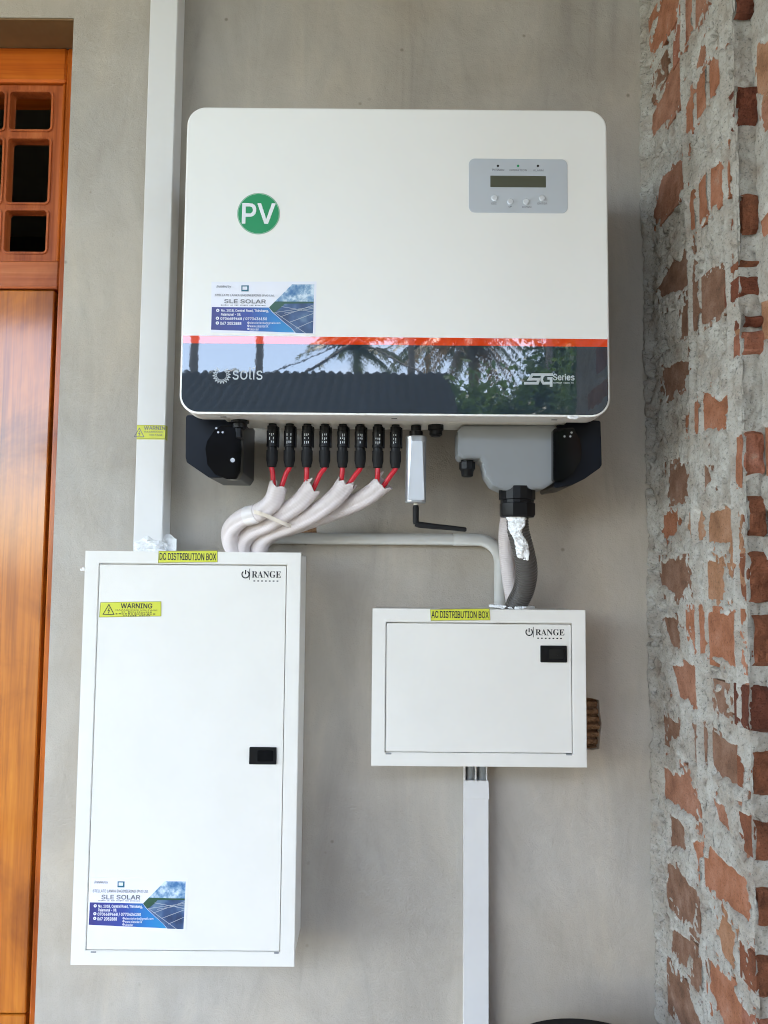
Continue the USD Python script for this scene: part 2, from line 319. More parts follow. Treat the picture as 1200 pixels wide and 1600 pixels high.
# ------------------------------------------------------------------ door in its reveal
door = thing('wooden_door', 'varnished orange wooden door with square grille openings above', 'door')
YD = .085
jx = at(90, 450, YD)[0]                      # inner edge of the right jamb
head_z = at(60, 127, YD)[2]
jx0 = -1.55
obj('jamb', cbox(jx, WALL_X + .03, YD, .19, .1, HEAD_Z - .0005, .004), wood_frame, door)
obj('jamb', cbox(jx0 - .03, jx0 + .05, YD, .19, .1, HEAD_Z - .0005, .004), wood_frame, door)
obj('head_rail', cbox(jx0 + .05, jx, YD, .19, head_z, HEAD_Z - .0005, .004), wood_rail, door)
tz0, tz1 = at(60, 406, YD)[2], head_z
rz0 = at(60, 449, YD)[2]
obj('transom_rail', cbox(jx0 + .05, jx - .001, YD + .004, .17, rz0, tz0, .003), wood_grille_rail, door)
obj('soffit_bounce_slab', cbox(jx0 - .03, WALL_X - .0005, .0006, YD - .0005, HEAD_Z - .0035, HEAD_Z - .0004, .0008), bounce_brown, door)  # added slab under the plaster soffit, carrying its bounce tint
# bead round the grille
YG = YD + .012
gx1 = at(93, 300, YG)[0]
rows = [(at(50, b, YG)[2], at(50, a, YG)[2]) for a, b in ((145, 203), (218, 317), (330, 394))]
cx1 = np.mean([at(u, v, YG)[0] for u, v in ((82, 172), (77, 265), (70, 362))])
cx0 = np.mean([at(u, v, YG)[0] for u, v in ((18, 172), (12, 265), (7, 362))])
period = cx1 - at(3, 265, YG)[0]
holes = []
for c in range(9):
    for b, a in rows:
        x1, x0 = cx1 - c * period, cx0 - c * period
        if x0 > jx0 + .09: holes.append(Polygon(rr(x0, x1, b, a, .006, 4)))
grille = Polygon([(jx0 + .052, tz0 + .001), (gx1, tz0 + .001), (gx1, tz1 - .001), (jx0 + .052, tz1 - .001)])
obj('grille', plate(grille.difference(unary_union(holes)), YG + .022, YG), wood_grille, door)
lips = [plate(h.buffer(.0045, join_style=1).difference(h.buffer(.0005)), YG, YG - .003) for h in holes]
obj('grille_bead', lips, wood_grille, door)
obj('frame_bead', cbox(gx1 + .0008, jx - .0012, YD + .004, YG + .03, tz0 + .001, tz1 - .001, .0025), wood_frame, door)
lx = at(83, 455, YD)[0]
lz = at(15, 1590, YD)[2]
obj('door_leaf', cbox(jx0 + .055, lx - .001, YD + .008, YD + .048, lz + .003, rz0 - .003, .002), wood_leaf, door)
obj('bottom_board', cbox(jx0 + .055, lx - .001, YD + .008, YD + .048, .13, lz, .002), wood_leaf, door)

# ------------------------------------------------------------------ brick return wall
brick_wall = thing('brick_wall', 'rough unplastered red brick wall smeared with grey mortar and drips', 'wall')
patches = [
 [(1035,0),(1054,0),(1050,28),(1027,72),(1019,72)], [(1068,0),(1098,0),(1090,35),(1072,60)], [(1057,47),(1066,44),(1066,68),(1056,78)], [(1094,79),(1100,80),(1098,95),(1088,102)],
 [(1054,110),(1066,107),(1065,150),(1018,212),(1016,180),(1042,137)], [(1110,97),(1126,100),(1124,125),(1085,187),(1071,205),(1072,175),(1085,137)], [(1027,117),(1033,122),(1022,142)],
 [(1067,250),(1070,287),(1037,332),(1022,335),(1032,282),(1052,265)], [(1132,257),(1132,295),(1090,347),(1075,355),(1077,300),(1110,267)],
 [(1047,412),(1077,407),(1075,440),(1032,462),(1026,450)], [(1132,425),(1137,450),(1135,472),(1095,502),(1066,522),(1067,485),(1085,460),(1110,435)],
 [(1057,570),(1070,572),(1067,600),(1042,612),(1037,582)], [(1145,610),(1140,637),(1127,665),(1105,667),(1085,675),(1076,650),(1085,632),(1100,617),(1120,630)],
 [(1067,727),(1073,770),(1042,772),(1052,750)], [(1095,717),(1110,750),(1100,765),(1092,750)], [(1147,522),(1159,520),(1159,550),(1147,550)], [(1152,687),(1167,680),(1168,742),(1150,747)],
 [(1035,805),(1054,807),(1052,832),(1035,840)], [(1073,803),(1149,800),(1147,837),(1105,845),(1075,840)], [(1032,882),(1067,880),(1073,900),(1060,930),(1032,910)],
 [(1110,880),(1127,892),(1124,930),(1109,929),(1105,900)], [(1145,885),(1173,875),(1174,935),(1157,925)],
 [(1077,960),(1110,963),(1145,967),(1154,980),(1160,1030),(1145,1032),(1110,1017),(1085,1015)], [(1040,970),(1052,972),(1060,1007),(1047,1002)],
 [(1050,1045),(1082,1040),(1087,1082),(1085,1100),(1060,1087)], [(1117,1087),(1127,1083),(1132,1100),(1122,1107)], [(1162,1075),(1178,1077),(1178,1130),(1160,1125)],
 [(1080,1135),(1105,1145),(1140,1167),(1155,1170),(1160,1229),(1122,1207),(1110,1190),(1082,1190)], [(1045,1130),(1060,1137),(1055,1157)],
 [(1035,1200),(1050,1217),(1077,1215),(1087,1275),(1057,1257),(1037,1245)], [(1047,1277),(1065,1287),(1069,1325),(1047,1320)], [(1115,1255),(1132,1265),(1139,1295),(1122,1280)],
 [(1080,1318),(1102,1325),(1167,1380),(1169,1435),(1110,1385),(1094,1368)], [(1045,1352),(1085,1395),(1082,1432),(1070,1432),(1045,1390)],
 [(1127,1437),(1145,1462),(1140,1502),(1125,1487),(1120,1455)], [(1050,1455),(1075,1477),(1070,1505),(1050,1475)], [(1085,1497),(1100,1510),(1102,1550),(1085,1520)],
 [(1107,1507),(1142,1545),(1170,1597),(1135,1602),(1110,1542)], [(1047,1525),(1072,1550),(1092,1600),(1067,1602),(1047,1555)], [(1157,1277),(1186,1287),(1186,1340),(1167,1335)], [(1175,1487),(1191,1490),(1190,1550),(1177,1530)]]
tones = [0,1,4,1, 1,0,3, 1,0, 3,3, 3,0, 3,3,2,0, 0,2,3, 2,2, 0,3, 1,3,1, 3,3, 1,3,1, 0,3, 2,3,3, 0,3, 1,1]
faces = []                                   # polygons in (y, z) on the pier face
for p in patches:
    q = [atx(u, v, XF) for u, v in p]
    faces.append(Polygon([(a[1], a[2]) for a in q]).buffer(0).buffer(.0065, join_style=2))
PITCH_Z = .0872
zc0 = np.mean([f.centroid.y for f in (faces[18], faces[18])]) # a course line to carry on from, above and below the picture
for k in range(-17, 24):
    z = zc0 + k * PITCH_Z
    if .52 < z < 2.55 or not 0.05 < z < CE_Z - .05: continue
    for a in (([-.36, -.18], [-.15, -.03]) if k % 2 else ([-.36, -.28], [-.26, -.07])):
        d = rng.uniform(-.01, .01, 4)
        faces.append(sbox(a[0] + d[0], z - .026 + d[1] * .6, a[1] + d[2], z + .03 + d[3] * .4)); tones.append(int(rng.integers(0, 5)))

def drip(pts, w, h):
    q = np.array([atx(u, v, XF) for u, v in pts]); o = np.argsort(q[:, 2]); return q[o, 2], q[o, 1], w, h
drips = [drip([(1066, -20), (1069, 200), (1078, 400), (1081, 600), (1085, 800), (1091, 1000), (1096, 1250)], .0085, .0055), drip([(1083, -20), (1086, 200), (1093, 420), (1094, 600), (1099, 765)], .0045, .0045),
         drip([(1103, 790), (1106, 1000), (1110, 1200), (1103, 1340)], .0045, .0045), drip([(1104, 100), (1110, 345)], .004, .004), drip([(1126, -20), (1133, 200), (1138, 400), (1144, 600), (1148, 800), (1154, 950), (1160, 1180)], .010, .006),
         drip([(1097, 1340), (1102, 1590)], .004, .004)]
def carve_of(Y, Z, polys, seed, soft=.011):
    """How far the mortar is cut back to show each brick: 0 to 1, with ragged edges."""
    pts = np.stack([Y, Z], -1); out = np.zeros(Y.shape)
    rag = (fbm(np.stack([Y * 55, Z * 110, Y * 0 + seed], -1), 4, seed) - .5) * .0105
    for f in polys:
        y0, z0, y1, z1 = f.bounds
        k = (Y > y0 - .02) & (Y < y1 + .02) & (Z > z0 - .02) & (Z < z1 + .02)
        if not k.any(): continue
        p = shapely.points(pts[k]); d = shapely.distance(f, p); d = np.where(d > 0, d, -shapely.distance(f.exterior, p))
        out[k] = np.maximum(out[k], np.clip((.001 - (d + rag[k])) / soft, 0, 1))
    return out
def pier(A, B):
    P = np.stack([A, B, A * 0], -1)
    h = .010 * (fbm(P * 9, 3, 1) - .5) + .007 * (fbm(P * 55, 3, 2) - .5) + .0045 * (fbm(P * 190, 2, 3) - .5)
    pit = fbm(P * 95 + 7, 3, 8); h -= np.clip(pit - .64 + .10 * np.exp(A / .035) * (A < -.012), 0, .1) * .14
    h += .012 * np.exp(-((A + .004) / .012) ** 2)                       # plaster lapping into the corner
    c = carve_of(A, B, faces, 11)
    band = np.zeros(A.shape)
    for zz, yy, w, hh in drips:
        inside = (B > zz[0]) & (B < zz[-1])
        dy = A - np.interp(B, zz, yy) - .0025 * (noise(np.stack([B * 22, B * 0, B * 0 + w], -1), 4) - .5)
        g = np.exp(-(dy / (w * .55)) ** 2) * inside; band = np.maximum(band, g); h = h * (1 - .7 * g) + hh * g
    c = c * (1 - np.clip(band * 1.8, 0, 1))
    edge = np.clip((A - YA) / .008, 0, 1)
    h = h * edge - (1 - edge) * .002
    e2 = np.clip(1 - (A - YA) / .03, 0, 1); wob = e2 * (fbm(np.stack([B * 38, B * 0, A * 60], -1), 3, 17) - .62) * .016
    return np.stack([XF - h + c * .012, A - wob, B], -1)
zs = np.concatenate([np.arange(0, .5, .02), np.arange(.5, 2.62, .0032), np.linspace(2.62, CE_Z, 30)])
obj('mortar', grid_surface(np.linspace(YA, -.0005, 130), zs, pier), mortar_m, brick_wall, True)
def rough_block(y0, y1, z0, z1, x, tilt, seed, ny=6, nz=5, amp=.0016, depth=.03):
    """One brick whose seen face (towards -x) is uneven."""
    ys, zz = np.linspace(y0, y1, ny), np.linspace(z0, z1, nz)
    def fn(A, B):
        P = np.stack([A * 70, B * 70, A * 0 + seed], -1)
        return np.stack([x - amp * 2 * (fbm(P, 3, seed) - .5) + tilt[0] * (A - A.mean()) + tilt[1] * (B - B.mean()), A, B], -1)
    m = grid_surface(ys, zz, fn); v = m.vertices
    back = cbox(x + .006, x + depth, y0, y1, z0, z1, .001)
    ring = [i * nz for i in range(ny)] + [(ny - 1) * nz + j for j in range(1, nz)] + [i * nz + nz - 1 for i in range(ny - 2, -1, -1)] + [j for j in range(nz - 2, 0, -1)]
    n = len(v); w = v[ring].copy(); w[:, 0] = x + .01; f = []
    for k in range(len(ring)):
        a, b = ring[k], ring[(k + 1) % len(ring)]; c, d = n + k, n + (k + 1) % len(ring)
        f += [(a, c, d), (a, d, b)]
    return trimesh.util.concatenate([tm(np.vstack([v, w]), np.vstack([m.faces, f])), back])
for i, f in enumerate(faces):
    y0, z0, y1, z1 = f.bounds
    obj('brick', rough_block(max(y0 - .009, YA + .009), min(y1 + .009, -.002), z0 - .009, z1 + .009, XF + .0022 + rng.uniform(-.0012, .0018), rng.uniform(-.03, .03, 2), i), brick_ms[tones[i]], brick_wall)

# broken brick ends that face the camera, with mortar between them
ends_px = [(1138,1168,-14,25),(1142,1179,130,195),(1153,1184,304,367),(1158,1180,401,421),(1161,1181,424,459),(1158,1176,492,514),(1159,1176,517,551),(1165,1186,673,744),(1179,1193,771,834),(1173,1193,868,937),(1179,1200,966,1040),(1178,1196,1070,1139),(1183,1200,1174,1247),(1186,1200,1282,1347),(1191,1200,1384,1451),(1192,1200,1489,1563)]
ends = []
for a, b, c, d in ends_px:
    ends.append((at(a, d, YA)[2], at(a, c, YA)[2]))
z = ends[0][1] + .06
while z < CE_Z - .05: ends.append((z - .034, z + .034)); z += PITCH_Z
z = ends[15][0] - .06
while z > .06: ends.append((z - .034, z + .034)); z -= PITCH_Z
zend = np.concatenate([np.arange(0, .5, .02), np.arange(.5, 2.62, .004), np.linspace(2.62, CE_Z, 30)])
def end_face(A, B):
    P = np.stack([A, B, A * 0], -1)
    h = .016 * (fbm(P * 45, 4, 21) - .5) + .004 * (fbm(P * 220, 2, 22) - .5)
    return np.stack([A, YA + .003 - h * .8, B], -1)
obj('mortar', grid_surface(np.linspace(XF - .0005, XR + .006, 14), zend, end_face), mortar_m, brick_wall, True)
def end_block(z0, z1, seed, x0=XF - .001, x1=XR + .004, dy=0.0):
    n, k = 7, 12
    xs = np.linspace(x0, x1, n); zz = np.linspace(z0, z1, k)
    def fn(A, B):
        P = np.stack([A * 110, B * 110, A * 0 + seed], -1); e = np.minimum(np.clip((B - z0) / .004, 0, 1), np.clip((z1 - B) / .004, 0, 1))
        return np.stack([A + .003 * (noise(P, 9) - .5), YA + dy - .0045 * e - .010 * (fbm(P * .8, 3, seed) - .5) + .004 * (1 - e), B + .007 * (noise(P * .45, 5) - .5)], -1)
    m = grid_surface(xs, zz, fn)
    return trimesh.util.concatenate([m, cbox(x0, x1, YA + .0035, YA + .05, z0, z1, .002)])
for i, (a, b) in enumerate(ends):
    d = rng.uniform(-.006, .006, 4)
    obj('broken_brick_end', end_block(a + d[0] * .8, b + d[1] * .8, 40 + i, XF - .001 + abs(d[2]) * .8, XR + .004 - abs(d[3]), d[2] * .5), (brick_core + brick_ms[4:5] + brick_core[1:2])[int(rng.integers(0, 5))], brick_wall)

# the set-back stretch of the wall, nearer the camera
END_Y = -1.18
near_px = [[(1183,75),(1202,64),(1202,132),(1183,143)], [(1186,350),(1202,328),(1202,352),(1190,366)], [(1178,482),(1203,468),(1203,520),(1178,532)], [(1187,675),(1203,668),(1203,732),(1187,742)],
           [(1193,880),(1204,880),(1204,935),(1194,935)], [(1192,800),(1204,800),(1204,836),(1192,836)], [(1190,160),(1203,150),(1203,180),(1190,190)]]
nfaces = [Polygon([(q[1], q[2]) for q in (atx(u, v, XR) for u, v in p)]).buffer(.004) for p in near_px]
ntone = [2, 0, 2, 0, 1, 0, 1]
for k in range(-17, 24):
    z = zc0 + k * PITCH_Z + .01
    if not 0.04 < z < CE_Z - .05: continue
    y = -.43 - (k % 2) * .11 - rng.uniform(0, .02)
    while y - .2 > END_Y:
        if rng.random() < .85:
            d = rng.uniform(-.014, .014, 4); nfaces.append(sbox(y - .19 + d[0], z - .028 + d[1] * .6, y + d[2], z + .028 + d[3] * .5)); ntone.append(int(rng.integers(0, 5)))
        y -= .215
def near(A, B):
    P = np.stack([A, B, A * 0], -1)
    h = .010 * (fbm(P * 8, 3, 31) - .5) + .008 * (fbm(P * 55, 3, 32) - .5)
    return np.stack([XR - h + carve_of(A, B, nfaces, 13, .006) * .012, A + 0 * B, B], -1)
obj('mortar', grid_surface(np.concatenate([np.arange(END_Y, -.46, .011), np.linspace(-.46, YA + .004, 22)]), np.concatenate([np.arange(0, .6, .02), np.arange(.6, 2.4, .007), np.linspace(2.4, CE_Z, 40)]), near), mortar_m, brick_wall, True)
for i, f in enumerate(nfaces):
    y0, z0, y1, z1 = f.bounds
    obj('brick', rough_block(max(y0 - .008, END_Y), min(y1 + .008, YA - .001), z0 - .008, z1 + .008, XR + .003, rng.uniform(-.02, .02, 2), 200 + i, 4, 3), brick_ms[ntone[i]], brick_wall)
obj('wall_core', [cbox(XR + .03, .75, END_Y, -.002, 0, CE_Z, .004), cbox(XF + .025, XR + .03, YA + .045, -.002, 0, CE_Z, .002)], mortar_m, brick_wall)
# ------------------------------------------------------------------ lettering and labels shared by the boxes
RANGE = [[[(4.152,0.0),(4.152,0.036),(4.205,0.036),(4.243,0.051),(4.274,0.082),(4.283,0.107),(4.283,0.864),(4.267,0.903),(4.237,0.934),(4.159,0.942),(4.159,0.978),(4.986,0.978),(4.986,0.688),(4.949,0.688),(4.927,0.786),(4.897,0.838),(4.86,0.876),(4.801,0.905),(4.697,0.928),(4.57,0.928),(4.53,0.91),(4.514,0.857),(4.517,0.53),(4.582,0.529),(4.665,0.559),(4.717,0.627),(4.746,0.739),(4.783,0.739),(4.783,0.254),(4.739,0.261),(4.724,0.366),(4.702,0.41),(4.665,0.448),(4.611,0.471),(4.518,0.478),(4.514,0.129),(4.53,0.082),(4.577,0.058),(4.69,0.058),(4.778,0.073),(4.896,0.132),(4.97,0.22),(5.007,0.304),(5.051,0.304),(4.993,0.0)]],[[(3.087,0.457),(3.094,0.616),(3.123,0.717),(3.196,0.841),(3.297,0.935),(3.377,0.978),(3.522,1.014),(3.688,1.007),(3.845,0.95),(3.886,0.949),(3.919,0.98),(3.935,1.014),(3.971,1.014),(3.971,0.674),(3.928,0.681),(3.868,0.809),(3.795,0.89),(3.744,0.927),(3.64,0.964),(3.54,0.956),(3.465,0.919),(3.429,0.881),(3.384,0.801),(3.348,0.64),(3.341,0.477),(3.362,0.295),(3.414,0.162),(3.481,0.088),(3.586,0.043),(3.669,0.044),(3.729,0.066),(3.768,0.136),(3.76,0.351),(3.728,0.391),(3.676,0.406),(3.623,0.406),(3.623,0.442),(4.109,0.442),(4.109,0.406),(4.04,0.398),(4.0,0.365),(3.986,0.072),(3.848,0.022),(3.681,-0.007),(3.536,-0.007),(3.384,0.029),(3.268,0.094),(3.167,0.203),(3.109,0.333)]],[[(2.0,0.0),(2.0,0.036),(2.076,0.044),(2.115,0.075),(2.13,0.151),(2.13,0.829),(2.041,0.933),(2.0,0.942),(2.0,0.978),(2.304,0.978),(2.798,0.377),(2.804,0.872),(2.796,0.896),(2.765,0.927),(2.681,0.942),(2.681,0.978),(3.0,0.978),(3.0,0.942),(2.954,0.942),(2.909,0.927),(2.877,0.872),(2.877,-0.022),(2.833,-0.022),(2.797,0.014),(2.202,0.739),(2.196,0.113),(2.22,0.059),(2.28,0.036),(2.326,0.036),(2.326,0.0)]],[[(0.036,0.0),(0.036,0.036),(0.121,0.052),(0.144,0.075),(0.159,0.114),(0.159,0.864),(0.144,0.903),(0.121,0.927),(0.036,0.942),(0.036,0.978),(0.63,0.971),(0.761,0.935),(0.841,0.884),(0.87,0.848),(0.899,0.768),(0.891,0.638),(0.833,0.551),(0.768,0.507),(0.691,0.485),(0.687,0.473),(0.936,0.096),(0.988,0.044),(1.023,0.036),(1.063,0.052),(1.085,0.074),(1.123,0.141),(1.471,1.007),(1.5,1.007),(1.514,0.993),(1.805,0.286),(1.899,0.083),(1.938,0.044),(1.978,0.036),(1.978,0.0),(1.514,0.0),(1.514,0.036),(1.59,0.044),(1.63,0.077),(1.63,0.126),(1.571,0.28),(1.559,0.29),(1.252,0.29),(1.196,0.17),(1.181,0.092),(1.197,0.06),(1.228,0.044),(1.297,0.036),(1.297,0.0),(0.725,0.0),(0.448,0.439),(0.431,0.456),(0.397,0.457),(0.391,0.136),(0.399,0.098),(0.431,0.051),(0.476,0.036),(0.522,0.036),(0.522,0.0)],[(1.392,0.663),(1.273,0.348),(1.536,0.351),(1.536,0.373),(1.409,0.666)],[(0.399,0.895),(0.392,0.504),(0.488,0.5),(0.547,0.515),(0.621,0.574),(0.645,0.62),(0.652,0.784),(0.637,0.837),(0.592,0.897),(0.524,0.928),(0.424,0.92)]]]
def range_logo(u0, v0, u1, v1, y):
    """Power sign, bar and serif letters inside the photo rectangle."""
    x0, zt = xz(u0, v0, y); x1, zb = xz(u1, v1, y)
    W, H = x1 - x0, zt - zb
    gs = [affinity.affine_transform(Polygon(r[0], r[1:]), [W * .745 / 5.02, 0, 0, H * .50, x0 + W * .25, zb + H * .30]) for r in RANGE]
    c = (x0 + W * .095, zb + H * .54); r = H * .27
    arc = LineString([(c[0] + r * math.sin(math.radians(t)), c[1] + r * math.cos(math.radians(t))) for t in range(32, 330, 10)]).buffer(H * .045, cap_style=2)
    gs += [arc, LineString([(c[0], c[1]), (c[0], c[1] + r * 1.25)]).buffer(H * .045, cap_style=2), LineString([(x0 + W * .20, zb + H * .12), (x0 + W * .20, zb + H * .98)]).buffer(H * .025, cap_style=2)]
    ms = [plate(g, y, y - .0003) for g in gs]
    for k in range(7): ms.append(plate(sbox(x0 + W * (.30 + k * .098), zb, x0 + W * (.345 + k * .098), zb + H * .09), y, y - .0003))
    return ms
def quad(pts, Y): return Polygon([xz(u, v, Y) for u, v in pts])
def dashes(x0, x1, z, h, y, n, seed):
    """A line of print too small to read."""
    r = np.random.default_rng(seed); w = (x1 - x0) / n; out = []
    for k in range(n):
        if r.random() < .86: out.append(plate(sbox(x0 + k * w, z + h * r.uniform(0, .25), x0 + (k + r.uniform(.55, .85)) * w, z + h * r.uniform(.7, 1)), y, y - .0002))
    return out
def name_label(parent, q, s, Y):
    b = obj('name_label', plate(quad(q, Y), Y, Y - .0004), yellow, parent, label='yellow label with black capitals on the top edge of the box')
    p = quad(q, Y); obj('label_border', plate(p.difference(p.buffer(-.0009)), Y - .0004, Y - .0006), olive, b)
    x0, z0, x1, z1 = p.bounds
    obj('lettering', text(s, x0 + .0022, x1 - .0026, z0 + .0048, z1 - .0048, Y - .0004, True), ink, b)
def warning_art(b, x0, x1, z0, z1, Y, first, seed, tri_x):
    W, H = x1 - x0, z1 - z0
    tx, tz, s = tri_x, z0 + H * .24, H * .62
    tri = Polygon([(tx - s * .55, tz - s * .1), (tx + s * .55, tz - s * .1), (tx, tz + s * .88)])
    bolt = LineString([(tx + s * .06, tz + s * .55), (tx - s * .08, tz + s * .25), (tx + s * .08, tz + s * .28), (tx - s * .03, tz)]).buffer(s * .035, cap_style=2)
    return [plate(tri.buffer(H * .02).difference(tri.buffer(-H * .03)), Y, Y - .0002), plate(bolt, Y, Y - .0002)]
def make_card(parent, q, Y, label):
    """Business card with blue band, slanted photograph and small print."""
    P = np.array([xz(u, v, Y) for u, v in q])                  # top left, top right, bottom right, bottom left
    def at_(a, b): return (1 - b) * ((1 - a) * P[0] + a * P[1]) + b * ((1 - a) * P[3] + a * P[2])
    def poly(pts): return Polygon([at_((x - 60) / 1100, (y - 60) / 560) for x, y in pts])
    card = obj('business_card', plate(Polygon(P), Y, Y - .0004), card_white, parent, label=label)
    y = Y - .0004
    pb = poly([(68, 340), (664, 340), (700, 388), (800, 475), (905, 560), (945, 606), (62, 590)])
    m = plate(pb, y, y - .0002); b0 = pb.bounds
    obj('printed_band', m, band_m, card, uv=np.stack([(m.vertices[:, 0] - b0[0]) / (b0[2] - b0[0]), (m.vertices[:, 2] - b0[1]) / (b0[3] - b0[1])], 1))
    ph = Polygon([(905, 90), (1138, 90), (1136, 610), (955, 610), (905, 556), (800, 470), (705, 385), (668, 340)])
    def clip(pts): return poly(list(ph.intersection(Polygon(pts)).exterior.coords))
    sky = clip([(600, 60), (1200, 60), (1200, 275), (600, 275)]); m = plate(sky, y, y - .0002)
    obj('printed_sky', m, print_sky, card)
    obj('printed_trees', plate(clip([(600, 275), (1200, 275), (1200, 292), (830, 300), (800, 335), (720, 400), (600, 400)]), y, y - .0003), print_green, card)
    obj('printed_panels', plate(clip([(830, 300), (1200, 292), (1200, 640), (900, 640), (700, 390), (720, 395), (800, 335)]), y, y - .00025), print_panel, card)
    ls = []
    for a in ([(725, 395), (1136, 330)], [(690, 365), (1136, 380)][:0] or [(790, 440), (1136, 310)], [(800, 330), (1136, 385)], [(880, 500), (1136, 400)], [(960, 560), (1136, 480)], [(740, 400), (1060, 612)], [(830, 400), (1136, 345)]):
        g = LineString([at_((x - 60) / 1100, (yy - 60) / 560) for x, yy in a]).buffer(.00028, cap_style=2).intersection(poly(ph.exterior.coords[:-1]))
        if g.area > 1e-9: ls.append(plate(g, y, y - .0004))
    obj('printed_lines', ls, pale_print, card)
    def T(s, x0, y0, x1, y1, bold=False, shear=0):
        a, b = at_((x0 - 60) / 1100, (y0 - 60) / 560), at_((x1 - 60) / 1100, (y1 - 60) / 560)
        return text(s, a[0], b[0], b[1], a[1], y - .0002, bold, shear)
    obj('dark_lettering', [T('Installed by', 112, 98, 268, 132, False, .25), T('STELLATE LANKA ENGINEERING (Pvt) Ltd.', 98, 194, 722, 226), T('SLE SOLAR', 197, 252, 634, 298, True)]
        + dashes(at_((165 - 60) / 1100, 0)[0], at_((650 - 60) / 1100, 0)[0], at_(.2, (324 - 60) / 560)[1], .0018, y, 34, 3), ink_grey, card)
    lt = [T('No. 101B, Central Road, Thirukang,', 165, 363, 664, 397, True), T('Palamunai - 08.', 165, 405, 376, 435, True), T('0706689668 / 0773436150', 160, 450, 650, 482, True), T('067 2052888', 158, 502, 380, 534, True),
          T('slesolarlanka@gmail.com', 470, 497, 790, 523), T('www.slesolar.lk', 470, 531, 665, 556), T('slesolar', 470, 566, 565, 590)]
    for cx, cy, r in ((130, 377, 17), (128, 464, 17), (128, 516, 17), (455, 508, 11), (455, 541, 11), (455, 575, 11)):
        p = at_((cx - 60) / 1100, (cy - 60) / 560); k = (P[1][0] - P[0][0]) / 1100
        lt.append(plate(Point(p).buffer(r * k).difference(Point(p).buffer(r * k * .38)), y - .0002, y - .0004))
    obj('white_lettering', lt, ink_white, card)
    lg = poly([(374, 100), (452, 100), (452, 166), (374, 166)])
    obj('square_emblem', plate(lg.difference(poly([(386, 112), (436, 112), (436, 150), (386, 150)])), y, y - .0003), print_teal, card)
    return card
band_m = M('printed_blue_band', {'u': ('uvmap', {'attribute': 'st'}), 's': ('separate_xyz', {}), 'r': ('rgb_ramp', {'ramp': [(0, (.045, .042, .20)), (.45, (.04, .07, .32)), (.75, (.02, .19, .50)), (1, (.03, .27, .55))]}),
                                 'p': ('principled_bsdf', {'roughness': .3})}, [('u.UV', 's.vector'), ('s.x', 'r.fac'), ('r.color', 'p.base_color')])
print_sky = M('printed_cloudy_sky', {'g': ('geometry', {}), 'n': ('noise_texture', {'scale': 70.0, 'detail': 5, 'roughness': .6}), 'r': ('rgb_ramp', {'ramp': [(.38, (.06, .17, .36)), (.5, (.22, .36, .52)), (.62, (.62, .72, .80))]}),
                                     'p': ('principled_bsdf', {'roughness': .3})}, [('g.position', 'n.vector'), ('n.fac', 'r.fac'), ('r.color', 'p.base_color')])
print_green = plain('printed_green', (.03, .09, .055), .3, vary=.3)
print_panel = M('printed_solar_panels', {'g': ('geometry', {}), 'n': ('noise_texture', {'scale': 40.0, 'detail': 2}), 'r': ('rgb_ramp', {'ramp': [(.3, (.02, .035, .09)), (.55, (.05, .10, .22)), (.75, (.16, .25, .36))]}),
                                         'p': ('principled_bsdf', {'roughness': .3})}, [('g.position', 'n.vector'), ('n.fac', 'r.fac'), ('r.color', 'p.base_color')])
print_teal = plain('printed_teal', (.02, .13, .2), .3)

# ------------------------------------------------------------------ the two distribution boxes
def flange_box(name, label, x0, x1, z0, z1, dx0, dx1, dz0, dz1, y=-.13):
    t = thing(name, label, 'electrical box')
    i = .0035
    obj('body', cbox(x0 + i, x1 - i, y + .010, -.0006, z0 + i, z1 - i, .0015), body_cream_bounce if False else white_paint, t)
    fr = sbox(x0, z0, x1, z1).difference(sbox(dx0, dz0, dx1, dz1))
    m1 = plate(fr, y + .0095, y + .0008)
    bevel = plate(sbox(x0 + .0008, z0 + .0008, x1 - .0008, z1 - .0008).difference(sbox(dx0 - .0008, dz0 - .0008, dx1 + .0008, dz1 + .0008)), y + .0008, y)
    obj('front_flange', [m1, bevel], white_paint, t)
    g = .0013
    d = obj('door', rrloft(dx0 + g, dx1 - g, dz0 + g, dz1 - g * 1.4, .0012, [(y + .009, 0), (y + .0016, 0), (y + .0009, .0006)], 3), white_paint, t)
    return t, d
def lock(parent, u0, v0, u1, v1, y):
    x0, zt = xz(u0, v0, y); x1, zb = xz(u1, v1, y); w, h = x1 - x0, zt - zb
    f = obj('lock', rrloft(x0, x1, zb, zt, .0015, [(y + .001, 0), (y - .0022, 0), (y - .0028, .0008)], 4), black_plastic, parent)
    obj('latch_lever', [rrloft(x0 + w * .30, x1 - w * .12, zb + h * .18, zt - h * .18, .002, [(y - .0028, 0), (y - .0042, .0006)], 4), cbox(x0 + w * .60, x0 + w * .66, y - .0052, y - .004, zb + h * .42, zb + h * .60, .0004)], black_gloss, f)
YB = -.13; YF = YB + .0009
dc_box, dc_door = flange_box('distribution_box', 'tall white steel box with yellow DC label, beside the door', -.4957, -.1373, .7655, 1.428, -.4724, -.1603, .7882, 1.4075)
name_label(dc_box, [(248, 861), (340, 860), (340, 878.5), (247, 879.5)], 'DC DISTRIBUTION BOX', YB)
obj('brand_mark', range_logo(378, 888, 439, 909, YF), ink, dc_door)
wq = [(157, 941), (252, 939.5), (252, 963), (155, 964.5)]
wl = obj('warning_label', plate(quad(wq, YF), YF, YF - .0004), yellow, dc_door, label='yellow warning label with lightning triangle on the tall door')
UVX = lambda u, v, Y=YF: at(u, v, Y)
p = quad(wq, YF); x0, z0, x1, z1 = p.bounds
